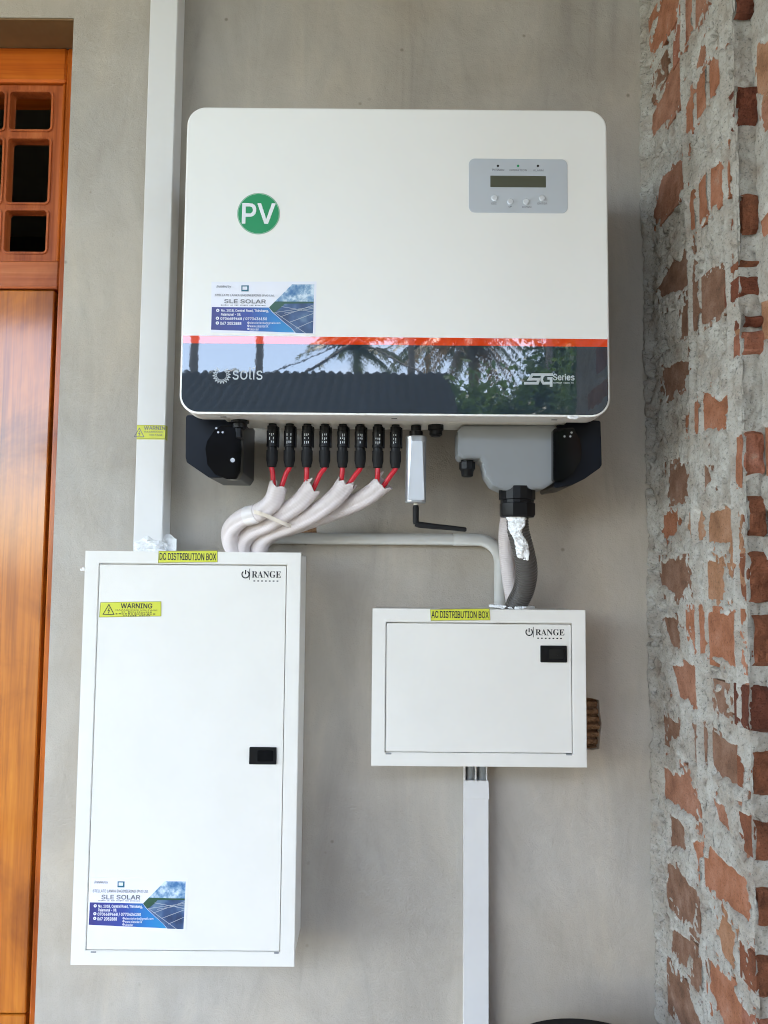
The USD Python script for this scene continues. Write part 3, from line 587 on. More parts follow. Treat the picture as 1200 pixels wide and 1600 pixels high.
# a part's own children stop here: border, sign and lettering of the label lie on the door as well
obj('warning_border', plate(p.difference(p.buffer(-.0009)), YF - .0004, YF - .0006), olive, dc_door)
wa = warning_art(None, x0, x1, z0, z1, YF - .0004, '', 1, at(170, 953, YF)[0])
wt = [text('WARNING', at(189, 946, YF)[0], at(238, 946, YF)[0], at(200, 950.5, YF)[2], at(200, 942.5, YF)[2], YF - .0004, True)]
for k, (s, a, b) in enumerate((('HAZARDOUS D.C. VOLTAGE PRESENT', 181, 246), ('FROM SOLAR PV SYSTEM', 190, 238), ('ISOLATE BEFORE CARRYING OUT WORK', 181, 244), ('ON THIS EQUIPMENT', 193, 236))):
    if k == 0: wt.append(text('HAZARDOUS VOLTAGE', at(a, 0, YF)[0] * 0 + at(a, 953, YF)[0], at(b, 953, YF)[0], at(a, 954.2, YF)[2], at(a, 952.0, YF)[2], YF - .0004))
    else: wt += dashes(at(a, 953, YF)[0], at(b, 953, YF)[0], at(a, 954.2 + k * 2.9, YF)[2], .0020, YF - .0004, 15 - k, 20 + k)
obj('warning_lettering', wa + wt, ink, dc_door)
make_card(dc_box, [(140.5, 1370.5), (293.5, 1373), (290, 1453), (138.5, 1449)], YF, 'blue and white installer card at the foot of the tall door')
lock(dc_door, 390, 1167, 432, 1194, YF)
ac_box, ac_door = flange_box('distribution_box', 'small wide white steel box with yellow AC label, under the grey conduit', -.0174, .3345, 1.0821, 1.337, .0047, .3118, 1.1037, 1.315)
name_label(ac_box, [(672, 952), (765, 950.5), (766, 969), (673, 970)], 'AC DISTRIBUTION BOX', YB)
obj('brand_mark', range_logo(821, 979, 882, 998.5, YF), ink, ac_door)
lock(ac_door, 844, 1008.5, 885.5, 1035, YF)
for bx, pts in ((dc_box, ((146, 1487.5, 8), (432, 1489, 7))), (ac_box, ((607, 1177.5, 9), (889, 1179, 9)))):
    for u, v, w in pts:
        a = at(u, v, YB); obj('hinge_pin', cbox(a[0] - w * .00053, a[0] + w * .00053, YB - .001, YB + .004, a[2] - .0011, a[2] + .0011, .0004), grey_plastic, bx)

# ------------------------------------------------------------------ wall trunking
def blob(pts, r, seed, amp=.45, sub=3):
    """Lumpy mass of sealant: joined noisy balls."""
    ms = []
    for k, (p, q) in enumerate(zip(pts, r)):
        s = trimesh.creation.icosphere(sub, 1.0); v = s.vertices
        n = 1 + amp * 2.2 * (fbm(v * 1.6 + seed * 3.1 + k * 7, 5, seed + k) - .5) + amp * .7 * (np.abs(noise(v * 4.5 + k * 5, seed) - .5) - .25)
        s.vertices = v * n[:, None] * np.asarray(q) + np.asarray(p); ms.append(s)
    return ms
tk = thing('cable_trunking', 'long white plastic trunking running up the wall above the tall box', 'trunking')
TX0, TX1, TD = -.4402, -.3896, -.055
obj('channel', cbox(TX0 + .0012, TX1 - .0012, -.046, -.0006, 1.4275, 3.29, .001), pvc_white, tk)
obj('cover', [cbox(TX0, TX1, TD, TD + .004, 1.433, 3.295, .0012), cbox(TX0, TX0 + .0022, TD + .004, TD + .016, 1.433, 3.295, .0006), cbox(TX1 - .0022, TX1, TD + .004, TD + .016, 1.433, 3.295, .0006)], pvc_white, tk)
yt = TD
sq = [(213.5, 664), (260, 665.5), (260, 687), (212.5, 686)]
p = quad(sq, yt); x0, z0, x1, z1 = p.bounds; x0, x1 = TX0 + .0004, TX1 - .0002; p = sbox(x0, z0, x1, z1)
st = obj('warning_label', [plate(p, yt, yt - .0004), cbox(TX1, TX1 + .0004, yt + .0005, yt + .014, z0, z1, .0001)], yellow, tk, label='yellow warning label wrapped round the trunking')
obj('label_border', [plate(sbox(x0, z0 + .0018, x1, z0 + .0026), yt - .0004, yt - .0006), plate(sbox(x0, z1 - .0008, x1, z1), yt - .0004, yt - .0006), cbox(TX1 + .0002, TX1 + .0008, yt - .0002, yt + .003, z0 + .002, z1 - .001, .0001)], olive, st)
tw = warning_art(None, x0, x1, z0, z1, yt - .0004, '', 2, x0 + .0042)
tw += [text('WARNIN', x0 + .0125, x1 - .0002, z1 - .0085, z1 - .0020, yt - .0004, True), text('HAZARDOUS', x0 + .013, x1 - .004, z1 - .0138, z1 - .0104, yt - .0004), text('VOLTAGE', x0 + .022, x1 - .005, z1 - .0195, z1 - .0160, yt - .0004)]
obj('lettering', tw, ink_grey, st)
def smear(P, N, h, thick, seed, base=-.0015):
    """A crumpled skin of sealant laid along a line of points P with outward normals N; h: rise along the last axis of a grid."""
    n, m = h.shape[:2]
    Q = np.stack([h[..., 0], h[..., 1], h[..., 2]], -1)
    r = np.abs(fbm(Q * 95, 3, seed) - .5) * 2; r2 = np.abs(fbm(Q * 210 + 3, 3, seed + 4) - .5) * 2
    edge = np.minimum(np.minimum(np.linspace(0, 1, n), np.linspace(1, 0, n))[:, None], np.minimum(np.linspace(0.5, 0, m) * 2, 1)[None]) * 4
    t = base + thick * np.clip(edge - .9 * (fbm(Q * 70 + 9, 3, seed + 7) - .1), 0, 1) * (.35 + 1.1 * r + .5 * r2)
    return Q + N * t[..., None]
def skin(V, N):
    n, m = V.shape[:2]; i, j = np.meshgrid(np.arange(n - 1), np.arange(m - 1), indexing='ij'); k = (i * m + j).ravel()
    f = np.stack([k, k + m, k + m + 1, k + 1], 1); f = np.vstack([f[:, [0, 1, 2]], f[:, [0, 2, 3]]])
    m_ = tm(V.reshape(-1, 3), f); m_ = tm(V.reshape(-1, 3), f if (m_.face_normals * np.asarray(N).reshape(-1, 3)[f[:, 0]]).sum() > 0 else f[:, ::-1])
    return m_
line = spline([(TX0 - .001, -.025, 0), (TX0 - .001, -.045, 0), (TX0 + .004, TD - .0005, 0), (-.415, TD - .0005, 0), (TX1 - .004, TD - .0005, 0), (TX1 + .0005, -.047, 0), (TX1 + .006, -.040, 0), (TX1 + .016, -.045, 0), (TX1 + .024, -.055, 0)], 14)
t_, _, _ = frames(line); nr = np.cross(t_, [0, 0, 1.0])
zz = np.linspace(0, .026, 26)
hh = np.stack([np.repeat(line[:, :1], 26, 1), np.repeat(line[:, 1:2], 26, 1), 1.4285 + zz[None] * (.55 + .8 * noise(line * 60, 6))[:, None]], -1)
sil = obj('sealant', skin(smear(None, np.repeat(nr[:, None], 26, 1), hh, .0075, 5), np.repeat(nr[:, None], 26, 1)), silicone, None, True)
tag(sil, 'lumpy white sealant where the tall trunking meets the tall box', 'sealant')
dr = at(132, 889, -.12)
tag(obj('sealant', blob([(dr[0] - .001, -.118, dr[2]), (dr[0] - .004, -.119, dr[2] - .001)], [(.005, .004, .003), (.004, .003, .002)], 9), silicone, None, True), 'small white blob of sealant on the left edge of the tall box', 'sealant')

lt = thing('cable_trunking', 'narrow white trunking running down the wall under the small box', 'trunking')
LX0, LX1, LY = .1445, .1868, -.030
lz1 = at(743, 1220, LY)[2]
obj('channel', [cbox(LX0 + .001, LX1 - .001, -.0022, -.0004, .13, 1.083, .0004), cbox(LX0 + .001, LX0 + .003, -.025, -.0022, .13, 1.083, .0006), cbox(LX1 - .003, LX1 - .001, -.025, -.0022, .13, 1.083, .0006),
                cbox(.1642, .1672, -.024, -.0022, 1.03, 1.083, .0008)], pvc_white, lt)
def slope_cover():
    rings = [np.array([(LX0 + e, LY + d, z), (LX1 - e, LY + d, z), (LX1 - e, LY + .003 + d, z), (LX0 + e, LY + .003 + d, z)]) for z, e, d in ((.13, 0, 0), (lz1 - .032, 0, 0), (lz1 - .030, -.0012, -.0006), (lz1 - .004, -.0006, 0), (lz1, .0006, .0005))]
    m = loft(rings)
    if m.volume < 0: m.invert()
    return m
obj('cover', [slope_cover(), cbox(LX0, LX0 + .0022, LY + .0031, LY + .014, .13, lz1 - .03, .0005), cbox(LX1 - .0022, LX1, LY + .0031, LY + .014, .13, lz1 - .03, .0005)], pvc_white, lt)
for x in (.1555, .1765):
    c = thing('supply_cable', f'grey sheathed cable entering the narrow trunking, {"left" if x < .16 else "right"} of two', 'cable')
    obj('sheath', tube([(x + .002 * math.sin(k), -.013, 1.0835 - .02 * k) for k in range(6)], .0072, 14), grey_plastic, c, True)
# ------------------------------------------------------------------ the inverter
inv = thing('solar_inverter', 'large white inverter cabinet with dark glossy band and orange stripe', 'inverter')
IX0, IX1, IZ0, IZ1, IY = -.3156, .3457, 1.6365, 2.1262, -.25
obj('front_cover', rrloft(IX0, IX1, IZ0, IZ1, .030, [(-.204, 0), (-.2462, 0), (-.2480, .0006), (-.2493, .0017), (IY, .0034)], 12), cover_white, inv, 40)
obj('body', cbox(-.257, .292, -.205, -.119, IZ0 + .0012, IZ1 - .02, .002), body_cream_bounce, inv)
obj('heat_sink', [cbox(-.25 + k * .0205, -.25 + k * .0205 + .004, -.120, -.004, IZ0 + .03, IZ1 - .03, .0008) for k in range(27)], grey_plastic, inv)
for a in (-.262, .286): obj('mounting_bracket', cbox(a, a + .015, -.150, -.002, 1.568, IZ0 + .002, .001), body_cream_bounce, inv)
outline = Polygon(rr(IX0 + .0038, IX1 - .0038, IZ0 + .0030, IZ1 - .0038, .0265, 12))
zs1 = at(618, 527.2, IY)[2]; zs0 = at(618, 539.2, IY)[2]
obj('orange_stripe', plate(outline.intersection(sbox(-1, zs0, 1, zs1)), IY, IY - .0004), strip_orange, inv)
band = obj('graphic_band', plate(outline.intersection(sbox(-1, 1, 1, zs0 - .0001)), IY, IY - .0004), strip_dark, inv, label='glossy dark slate band mirroring palms and sky')
yb = IY - .0004
def ptext(s, u0, vt, u1, vb, y, bold=False): a, b = at(u0, vt, y), at(u1, vb, y); return text(s, a[0], b[0], b[2], a[2], y, bold, 0, .0002)
o = np.array(xz(346.3, 586, yb)); k = 1.2 / 1240
lg = []
for i in range(18):
    a = math.radians(i * 20 + 5); c, s = math.cos(a), math.sin(a)
    if 60 < math.degrees(a) % 360 < 118: continue
    def pt(r, t): return (o[0] + k * (r * c - t * s), o[1] + k * (r * s + t * c))
    lg.append(plate(LineString([pt(8.2, -1.7), pt(14, 0), pt(8.2, 1.7)]).buffer(.00055, cap_style=2), yb, yb - .0002))
lg.append(plate(LineString([(o[0] + k * 8.0 * math.cos(math.radians(t)), o[1] + k * 8.0 * math.sin(math.radians(t))) for t in range(118, 425, 9)]).buffer(.0004, cap_style=2), yb, yb - .0002))
obj('brand_mark', lg + [ptext('solis', 364, 573.4, 410, 593.6, yb)], pale_print, band)
def sg(pts, w): return LineString([xz(800 + x / 10, 565 + y / 10, yb) for x, y in pts]).buffer(w * k / 20, cap_style=2, join_style=2)
sgp = [sg([(640, 203), (318, 203), (268, 276), (418, 276), (398, 338), (188, 338)], 42), sg([(640, 203), (505, 203), (470, 240), (462, 290), (490, 338), (612, 338)], 42), sg([(612, 395), (612, 262), (552, 262)], 42)]
obj('series_mark', [plate(unary_union(sgp), yb, yb - .0002), ptext('Series', 864, 584, 897.5, 594.6, yb, True)] + dashes(xz(864.5, 599, yb)[0], xz(897, 599, yb)[0], xz(880, 599.4, yb)[1], .0022, yb, 16, 5), pale_print, band)
# display
yp = IY - .0006
px0, pz1 = xz(732.5, 248, IY); px1, pz0 = xz(887, 333.5, IY)
dp = obj('display_panel', rrloft(px0, px1, pz0, pz1, .0095, [(IY + .0005, 0), (yp, 0), (yp - .0002, .0003)], 8), panel_grey, inv)
yq = yp - .0002
a, b = xz(766, 274.5, yq), xz(853, 293, yq)
obj('lcd_screen', rrloft(a[0], b[0], b[1], a[1], .0006, [(yq + .0001, 0), (yq - .0003, 0)], 3), lcd, dp)
for u, m_ in ((778, ink), (809.5, green_film), (840.5, ink)):
    c = xz(u, 259.3, yq); obj('indicator', plate(Point(c).buffer(.0019), yq, yq - .0004), m_, dp)
for u, v in ((772.5, 309.5), (797.5, 315.5), (822, 315.5), (847, 310)):
    c = at(u, v, yq); r = .0048
    obj('button', loft([np.stack([c[0] + rr_ * np.cos(t_), np.full(20, c[1] - d_), c[2] + rr_ * np.sin(t_)], 1) for t_ in [np.arange(20) * 2 * np.pi / 20] for rr_, d_ in ((r, -.0002), (r, .0012), (r * .8, .0022))][::1]), button_white, dp, 40)
pt_ = []
for s, u0, u1, v0, v1 in (('POWER', 769, 788, 264, 267.3), ('OPERATION', 796, 823, 264.2, 267.5), ('ALARM', 833, 849, 264.5, 267.8), ('ESC', 768, 776, 316.4, 319.4), ('UP', 795, 800, 321.6, 324.4), ('DOWN', 816, 830, 322, 325), ('ENTER', 840, 855, 316.6, 319.6)):
    pt_.append(ptext(s, u0, v0, u1, v1, yq))
obj('panel_lettering', pt_[:3], ink_grey, dp); obj('panel_lettering', pt_[3:], ink_grey, dp)
# PV roundel
c = at(404, 334, IY); R = 34.3 * 1.2 / 1240
pv = obj('round_label', plate(Point(c[0], c[2]).buffer(R, 24), IY, IY - .0004), green_pale, inv, label='round green label with white letters')
y = IY - .0004
obj('green_disc', plate(Point(c[0], c[2]).buffer(R * .955, 24), y, y - .0002), green_film, pv)
obj('label_ring', plate(Point(c[0], c[2]).buffer(R * .995, 24).difference(Point(c[0], c[2]).buffer(R * .975, 24)), y, y - .0002), green_film, pv)
obj('lettering', ptext('PV', 378.5, 317.2, 430, 350, y - .0002, True), ink_white, pv)
make_card(inv, [(330.5, 440.5), (494.5, 440), (492.5, 522.5), (329.5, 519.5)], IY, 'blue and white installer card on the white cover')
a = at(892, 651, -.2504)
tag(obj('sealant', blob([(a[0], -.2512, a[2] - .001), (a[0] + .005, -.2512, a[2] - .002), (a[0] + .010, -.251, a[2] - .001)], [(.005, .0015, .003), (.004, .0015, .002), (.003, .001, .0015)], 14), silicone, None, True),
    'white fleck of sealant on the lower right corner of the dark band', 'sealant')

def solid(px_pts, yb, yf, bevel=.004, rnd=.004, steps=4):
    """A moulded part: outline in photo pixels at its front plane, with rounded corners and rounded front edges."""
    p = Polygon([xz(u, v, yf) for u, v in px_pts]).buffer(-rnd, join_style=1).buffer(rnd, quad_segs=5)
    ms = [plate(p, yb, yf + bevel)]
    last = yf + bevel
    for s in range(1, steps + 1):
        t = math.pi / 2 * s / steps; q = p.buffer(-bevel * (1 - math.cos(t)), quad_segs=5); yn = yf + bevel * (1 - math.sin(t))
        if q.is_empty: break
        ms.append(plate(q, last, yn)); last = yn
    return ms
def screw(parent, u, v, y, r=.0022):
    c = xz(u, v, y); obj('screw', [plate(Point(c).buffer(r, 6), y + .0005, y - .0008), plate(Point(c).buffer(r * .5, 3), y - .0008, y - .0013)], steel, parent)
sc = obj('side_cover', solid([(290, 648), (380, 650), (378, 738), (372, 747), (326, 746), (291, 722), (289.5, 714)], -.06, -.178, .003, .004), black_sky_tint, inv)
kn = obj('carry_handle', solid([(319, 700), (321.5, 688), (333, 671), (345, 663), (374, 667), (376, 700), (374, 736), (368, 748), (352, 747.5), (334, 740), (322, 725)], -.178, -.208, .010, .005, 6), black_gloss, inv, 35)
for u, v in ((338, 669), (341, 675.5), (348, 675.5)): screw(kn, u, v, -.2075, .0016)
screw(kn, 363.5, 719, -.2082, .0035)
obj('side_cover', solid([(872, 652), (939, 657), (941, 726), (938, 731), (914, 748), (894, 758), (866, 763)], -.06, -.178, .003, .004), black_sky_tint, inv)
kn = obj('carry_handle', solid([(866, 668), (898, 666), (908, 685), (911, 702), (910, 718), (898, 738), (880, 750), (866, 752)], -.178, -.200, .010, .005, 6), black_gloss, inv, 35)
for u, v in ((882, 682), (893, 676), (891, 682)): screw(kn, u, v, -.1995, .0016)
# dc switch
c = at(375, 664, -.196)
sw = obj('rotary_switch', lathe([(.001, 0), (.0145, -.0005), (.0145, -.004), (.0115, -.0055), (.0115, -.0125), (.008, -.0145), (.001, -.0145)], (c[0], -.196, IZ0), 20), black_plastic, inv, 30)
obj('switch_lever', [cbox(c[0] - .0052, c[0] + .0052, -.2085, -.185, IZ0 - .031, IZ0 - .012, .0022)], black_plastic, sw)
# slots in the underside
for u in (349, 616, 866): c = at(u, 654, -.226); obj('drain_slot', cbox(c[0] - .0045, c[0] + .0045, -.228, -.2245, IZ0 - .0006, IZ0 + .001, .0003), ink, inv)
# connectors
CX = [425.5, 452.5, 480, 507.5, 535.5, 563, 590.5, 618]; CY = -.165
prof = [(.0004, .0), (.0066, 0), (.0066, -.0025), (.0088, -.0035), (.0088, -.011), (.0096, -.012), (.0096, -.0175), (.0092, -.0185), (.0092, -.033), (.0096, -.034), (.0096, -.0375), (.0080, -.0385), (.0080, -.0435), (.0012, -.0436)]
nut = [(.0012, -.0434), (.0091, -.0435), (.0092, -.0600), (.0078, -.0665), (.0074, -.0705), (.0056, -.0715), (.0005, -.0715)]
cxw = []
for i, u in enumerate(CX):
    x = at(u, 690, CY)[0]; cxw.append(x)
    cn = obj('connector', lathe(prof, (x, CY, IZ0 + .0008), 22), black_plastic, inv, 35)
    obj('lock_nut', lathe(nut, (x, CY, IZ0 + .0008), 28, 28, .035, (-.0605, -.0434)), rubber, cn, 25)
    r = np.random.default_rng(60 + i); pm = []
    for kx in (-.0032, .0002, .0030):
        for kz in range(3):
            if r.random() < .8:
                zz = IZ0 - .016 - kz * .0062; pm.append(cbox(x + kx - .0007, x + kx + .0006, CY - .0098, CY - .0085, zz - r.uniform(.002, .0045), zz, .0001))
    obj('printing', pm, pale_print, cn)
    obj('latch', [cbox(x + .0085, x + .0112, CY - .003, CY + .004, IZ0 - .038, IZ0 - .004, .0008)], black_plastic, cn)
# spare gland
c = at(681, 664, -.165)
obj('cable_gland', lathe([(.001, 0), (.0128, 0), (.0128, -.008), (.0105, -.010), (.0105, -.016), (.007, -.019), (.001, -.019)], (c[0], -.165, IZ0 + .001), 12), black_plastic, inv, 25)
# terminal cover
tc = obj('terminal_cover', solid([(716, 664), (874, 663), (873.5, 735), (866, 754), (850, 764), (790, 766), (772, 758), (761, 742), (756, 722), (750, 716), (716, 716)], -.118, -.178, .007, .011, 6), grey_plastic, inv, 40, label='grey moulded terminal cover under the right end')
c = at(730, 716, -.15)
g = obj('cable_gland', lathe([(.001, .002), (.0105, .002), (.0105, -.006), (.0128, -.007), (.0128, -.0185), (.0105, -.022), (.0095, -.030), (.006, -.0315), (.001, -.0315)], c, 18, 18, .04, (-.019, -.0065)), black_plastic, inv, 25, label='small black capped gland left of the grey cover')
c = at(808, 764, -.15); GL = c
obj('cable_gland', lathe([(.001, .003), (.0300, .003), (.0300, -.018), (.0275, -.019), (.0275, -.0235), (.0290, -.0245), (.0290, -.043), (.0270, -.047), (.022, -.0475), (.001, -.0475)], c, 16, 16, .02, (-.044, -.024)), black_plastic, inv, 20, label='large black hexagonal gland under the grey cover')

# ------------------------------------------------------------------ data stick
wf = thing('wifi_stick', 'silver data stick with black aerial hanging under the white inverter', 'data stick')
c = at(650, 690, CY); x = c[0]; zt = at(650, 682, CY)[2]; zb = at(650, 786, CY)[2]
def ring(w, d, z, r=.0115, dx=0):
    p = rr(-w, w, -d, d, r, 6); return np.stack([x + dx + p[:, 0], CY + p[:, 1], np.full(len(p), z)], 1)
m = loft([ring(.0158, .0125, zt), ring(.0172, .0138, zt - .0015), ring(.0172, .0138, zt - .008), ring(.0165, .0132, zt - .009), ring(.0168, .0134, zb + .002), ring(.0155, .012, zb)])
if m.volume < 0: m.invert()
body = obj('body', m, silver, wf, 35)
fz = [(x - .0075, zt - .010), (x + .0095, zt - .010), (x + .0135, zb + .004), (x - .0130, zb + .004)]
obj('front_facet', plate(Polygon(fz).buffer(-.0012).buffer(.0012), CY - .013, CY - .0146), silver_lit, body)
obj('plug', lathe([(.001, IZ0 - zt), (.0085, IZ0 - zt), (.0085, .009), (.0112, .008), (.0112, -.001), (.001, -.001)], (x, CY, zt), 18), black_plastic, wf, 30)
za = at(650, 789, CY)[2]
obj('aerial_socket', lathe([(.0005, .004), (.0034, .004), (.0034, -.0005), (.0005, -.0005)], (x, CY, za), 12), body_cream_bounce, wf, 30)
q = at(651, 820, CY)
obj('aerial_hinge', [lathe([(.0005, 0), (.0042, 0), (.0050, -.004), (.0050, -.026), (.004, -.031), (.0005, -.031)], (x + .0004, CY, za - .0005), 14)], rubber, wf, 30)
e = at(729, 827.5, CY)
obj('aerial_rod', tube([(q[0] - .002, CY, q[2] + .002), (q[0] + .004, CY, q[2] + .0002), (q[0] + .03, CY, q[2] - .0025), ((q[0] + e[0]) / 2 + .01, CY, (q[2] + e[2]) / 2 - .0005), (e[0] - .002, CY, e[2]), (e[0], CY, e[2])], [.0050, .0052, .0046, .0041, .0038, .002], 12), rubber, wf, 40)

# ------------------------------------------------------------------ sleeves and red cables
def sleeve_path(pts): return spline([at(u, v, y) for u, v, y in pts], 14)
SL = [[(435, 758, -.165), (426, 784, -.160), (404, 801, -.150), (380, 809, -.135), (362, 826, -.115), (361, 846, -.095), (371, 866, -.075), (375, 880, -.07)],
      [(488, 761, -.163), (470, 783, -.157), (447, 800, -.146), (420, 817, -.128), (394, 829, -.108), (380, 845, -.09), (378, 866, -.072), (379, 880, -.07)],
      [(542, 754, -.163), (524, 777, -.157), (494, 800, -.144), (458, 818, -.124), (424, 831, -.104), (408, 846, -.086), (405, 866, -.07), (405, 880, -.07)],
      [(600, 755, -.163), (574, 775, -.150), (542, 791, -.130), (505, 805, -.108), (462, 820, -.078), (428, 832, -.062), (408, 848, -.052), (398, 866, -.05), (396, 880, -.05)]]
words = ['leftmost', 'second from left', 'third from left', 'rightmost']
SR = .0155
for i, pp in enumerate(SL):
    P = sleeve_path(pp); L = np.concatenate([[0], np.cumsum(np.linalg.norm(np.diff(P, axis=0), axis=1))])
    n = int(L[-1] / .0011); s = np.linspace(0, L[-1], n); P = np.stack([np.interp(s, L, P[:, j]) for j in range(3)], 1)
    rad = SR * (1 + .0065 * np.sin(s / .0042 * 2 * np.pi)); rs = np.random.default_rng(80 + i); jag = np.interp(np.arange(28) % 28, np.arange(0, 28, 2), rs.uniform(-1, 1, 14))
    t, A, B = frames(P); ang = np.arange(28) * 2 * np.pi / 28; rings = []
    for r_, ks in ((SR - .0014, [12, 6, 1, 0]), (None, range(n))):
        for k in ks:
            q = (r_ or rad[k]) * (1 + (.05 * max(0, 1 - s[k] / .02) * np.sin(ang * 2 + i)))
            sh = (jag * .0048 + .004 * np.cos(ang + i * 1.3))[:, None] * max(0, 1 - k / 9) * t[k]
            rings.append(P[k] + np.outer(np.cos(ang) * q, A[k]) + np.outer(np.sin(ang) * q, B[k]) + sh)
    m = loft(rings, False, True)
    c = thing('cable_sleeve', f'milky white corrugated sleeve with torn open end, {words[i]} of the four', 'cable sleeve')
    obj('sleeve', m, pink_white, c, True)
    fl = []
    for kf in range(2):
        a = rs.uniform(0, 6.28); p0 = P[0] + SR * (np.cos(a) * A[0] + np.sin(a) * B[0]); d = -t[0] * .010 + rs.normal(0, .004, 3)
        sd = np.cross(d, [0, 1, 0.3]); sd *= .0030 / np.linalg.norm(sd)
        fl.append(tm([p0 - sd, p0 + sd, p0 + d + sd * .2, p0 + d - sd * .3, p0 - sd + [0, .0008, 0], p0 + sd + [0, .0008, 0], p0 + d + sd * .2 + [0, .0008, 0], p0 + d - sd * .3 + [0, .0008, 0]],
                     [(0, 1, 2), (0, 2, 3), (4, 6, 5), (4, 7, 6), (0, 4, 5), (0, 5, 1), (1, 5, 6), (1, 6, 2), (2, 6, 7), (2, 7, 3), (3, 7, 4), (3, 4, 0)]))
    obj('torn_flap', fl, pink_white, c)
    for j in (0, 1):
        kx = 2 * i + j; x = cxw[kx]; side = -1 if j == 0 else 1
        e0 = P[10] + np.array([side * .0052, 0, 0]); e1 = P[24] + np.array([side * .0045, 0, 0])
        path = spline([(x, CY, IZ0 - .066), (x, CY, IZ0 - .072), (x - side * .0008 + (e0[0] - x) * .3, CY, IZ0 - .082), tuple(e0), tuple(e1)], 8)
        ordn = ['first', 'second', 'third', 'fourth', 'fifth', 'sixth', 'seventh', 'eighth'][kx]
        cb = thing('solar_cable', f'short red cable out of the {ordn} black connector from the left', 'cable', None)
        obj('insulation', tube(path, .0041, 12), red_ins, cb, True)
tz = thing('cable_tie', 'tan plastic strap wrapped slantwise over the white sleeves', 'strap')
pts = [at(u, v, y) for u, v, y in ((392, 799, -.156), (402, 801, -.170), (414, 805, -.172), (430, 812, -.166), (444, 818, -.158), (455, 822, -.146))]
P = spline(pts, 8); wv = np.array([.0008, -.001, .0030]); nn = np.array([0, -.0011, 0])
m = loft([np.array([p + wv, p + wv + nn, p - wv + nn, p - wv]) for p in P]); m.invert() if m.volume < 0 else None
obj('strap', m, tie_tan, tz, 30)
a = at(394, 801, -.168)
tp = sleeve_path(SL[0]); kk = int(np.argmin(np.abs(tp[:, 0] - at(393, 803, -.142)[0])))
obj('tape_patch', tube(tp[kk - 5:kk + 5], .0163, 24), tape_pale, tz, 40, label='white tape patch round the leftmost sleeve')

# ------------------------------------------------------------------ pipes down to the boxes
pp = thing('conduit_pipe', 'pale rigid pipe running along the wall and bending down into the small box', 'pipe')
PY = -.0135; zc = at(560, 842, PY)[2]; xa = at(396, 850, PY)[0]; xb = at(781.5, 900, PY)[0]
def bend(cx, cz, r, a0, a1, n=10): return [(cx + r * math.cos(math.radians(t)), PY, cz + r * math.sin(math.radians(t))) for t in np.linspace(a0, a1, n)]
r = .040
path = [(xa, PY, 1.4285), (xa, PY, zc - .02)] + bend(xa + .018, zc - .018, .018, 180, 90, 7) + [(x_, PY, zc) for x_ in np.linspace(xa + .03, xb - r - .04, 8)]
obj('straight_pipe', tube(path, .0104, 18), pvc_grey, pp, True)
path = [(xb - r - .045, PY, zc), (xb - r - .02, PY, zc)] + bend(xb - r, zc - r, r, 90, 0, 12) + [(xb, PY, zc - r - .02), (xb, PY, 1.338)]
obj('elbow', tube(path, .0112, 18), pvc_grey, pp, True)
def flex(name, label, pts, rad, pitch, amp, mat):
    P = sleeve_path(pts); L = np.concatenate([[0], np.cumsum(np.linalg.norm(np.diff(P, axis=0), axis=1))]); n = int(L[-1] / (pitch / 6)); s = np.linspace(0, L[-1], n)
    P = np.stack([np.interp(s, L, P[:, j]) for j in range(3)], 1)
    t = thing(name, label, 'conduit'); obj('hose', tube(P, rad * (1 + amp * np.clip(np.sin(s / pitch * 2 * np.pi) * 1.6, -1, 1)), 26), mat, t, True); return P
FP = flex('flexible_conduit', 'ribbed dark grey hose curving from the black gland down to the small box', [(808, 800, -.150), (810, 830, -.146), (818, 862, -.136), (823, 892, -.118), (818, 922, -.095), (806, 946, -.078), (803, 958, -.075)], .0178, .0050, .022, grey_flex)
flex('flexible_conduit', 'smooth pale pinkish hose behind the dark ribbed hose', [(797, 790, -.118), (791, 830, -.104), (792, 870, -.085), (797, 910, -.068), (803, 946, -.055), (805, 958, -.05)], .0128, .0036, .015, pink_white)
LP = np.concatenate([[0], np.cumsum(np.linalg.norm(np.diff(FP, axis=0), axis=1))]); sp = np.linspace(.004, .085, 84)
C_ = np.stack([np.interp(sp, LP, FP[:, j]) for j in range(3)], 1); t_, _, _ = frames(C_)
ff = np.array([-.30, -1.0, .0]); ff = ff - t_ * (t_ @ ff)[:, None]; ff /= np.linalg.norm(ff, axis=1)[:, None]; ss = np.cross(t_, ff)
span = np.interp(sp, [0, .02, .035, .05, .065, .085], [1.7, 1.25, .75, .85, .95, .35]); shift = np.interp(sp, [0, .03, .05, .085], [0, .1, -.1, .15])
an = np.linspace(-1, 1, 70)[None] * span[:, None] + shift[:, None]
N_ = np.cos(an)[..., None] * ff[:, None] + np.sin(an)[..., None] * ss[:, None]
hh = C_[:, None] + N_ * .0178
Q = hh; r1_, r2_ = np.abs(fbm(Q * 80, 3, 61) - .5) * 2, np.abs(fbm(Q * 200, 3, 62) - .5) * 2
ed = np.minimum(np.minimum(np.linspace(0.3, 1, 84), np.linspace(1, 0, 84))[:, None], np.minimum(np.linspace(0, 1, 70), np.linspace(1, 0, 70))[None]) * 5
V = hh + N_ * (-.0025 + .0095 * np.clip(ed - .9 * (fbm(Q * 75 + 2, 3, 63) - .1), 0, 1) * (.4 + .9 * r1_ + .6 * r2_))[..., None]
tag(obj('sealant', skin(V, N_), silicone, None, True),
    'crumpled white sealant smeared over the top of the ribbed grey hose', 'sealant')
pts = [(at(u, 948, -.07)[0], y, 1.3385) for u, y in ((776, -.02), (779, -.032), (783, -.045), (787, -.060), (792, -.075), (798, -.086), (806, -.094), (814, -.094), (820, -.088), (825, -.08), (829, -.07))]
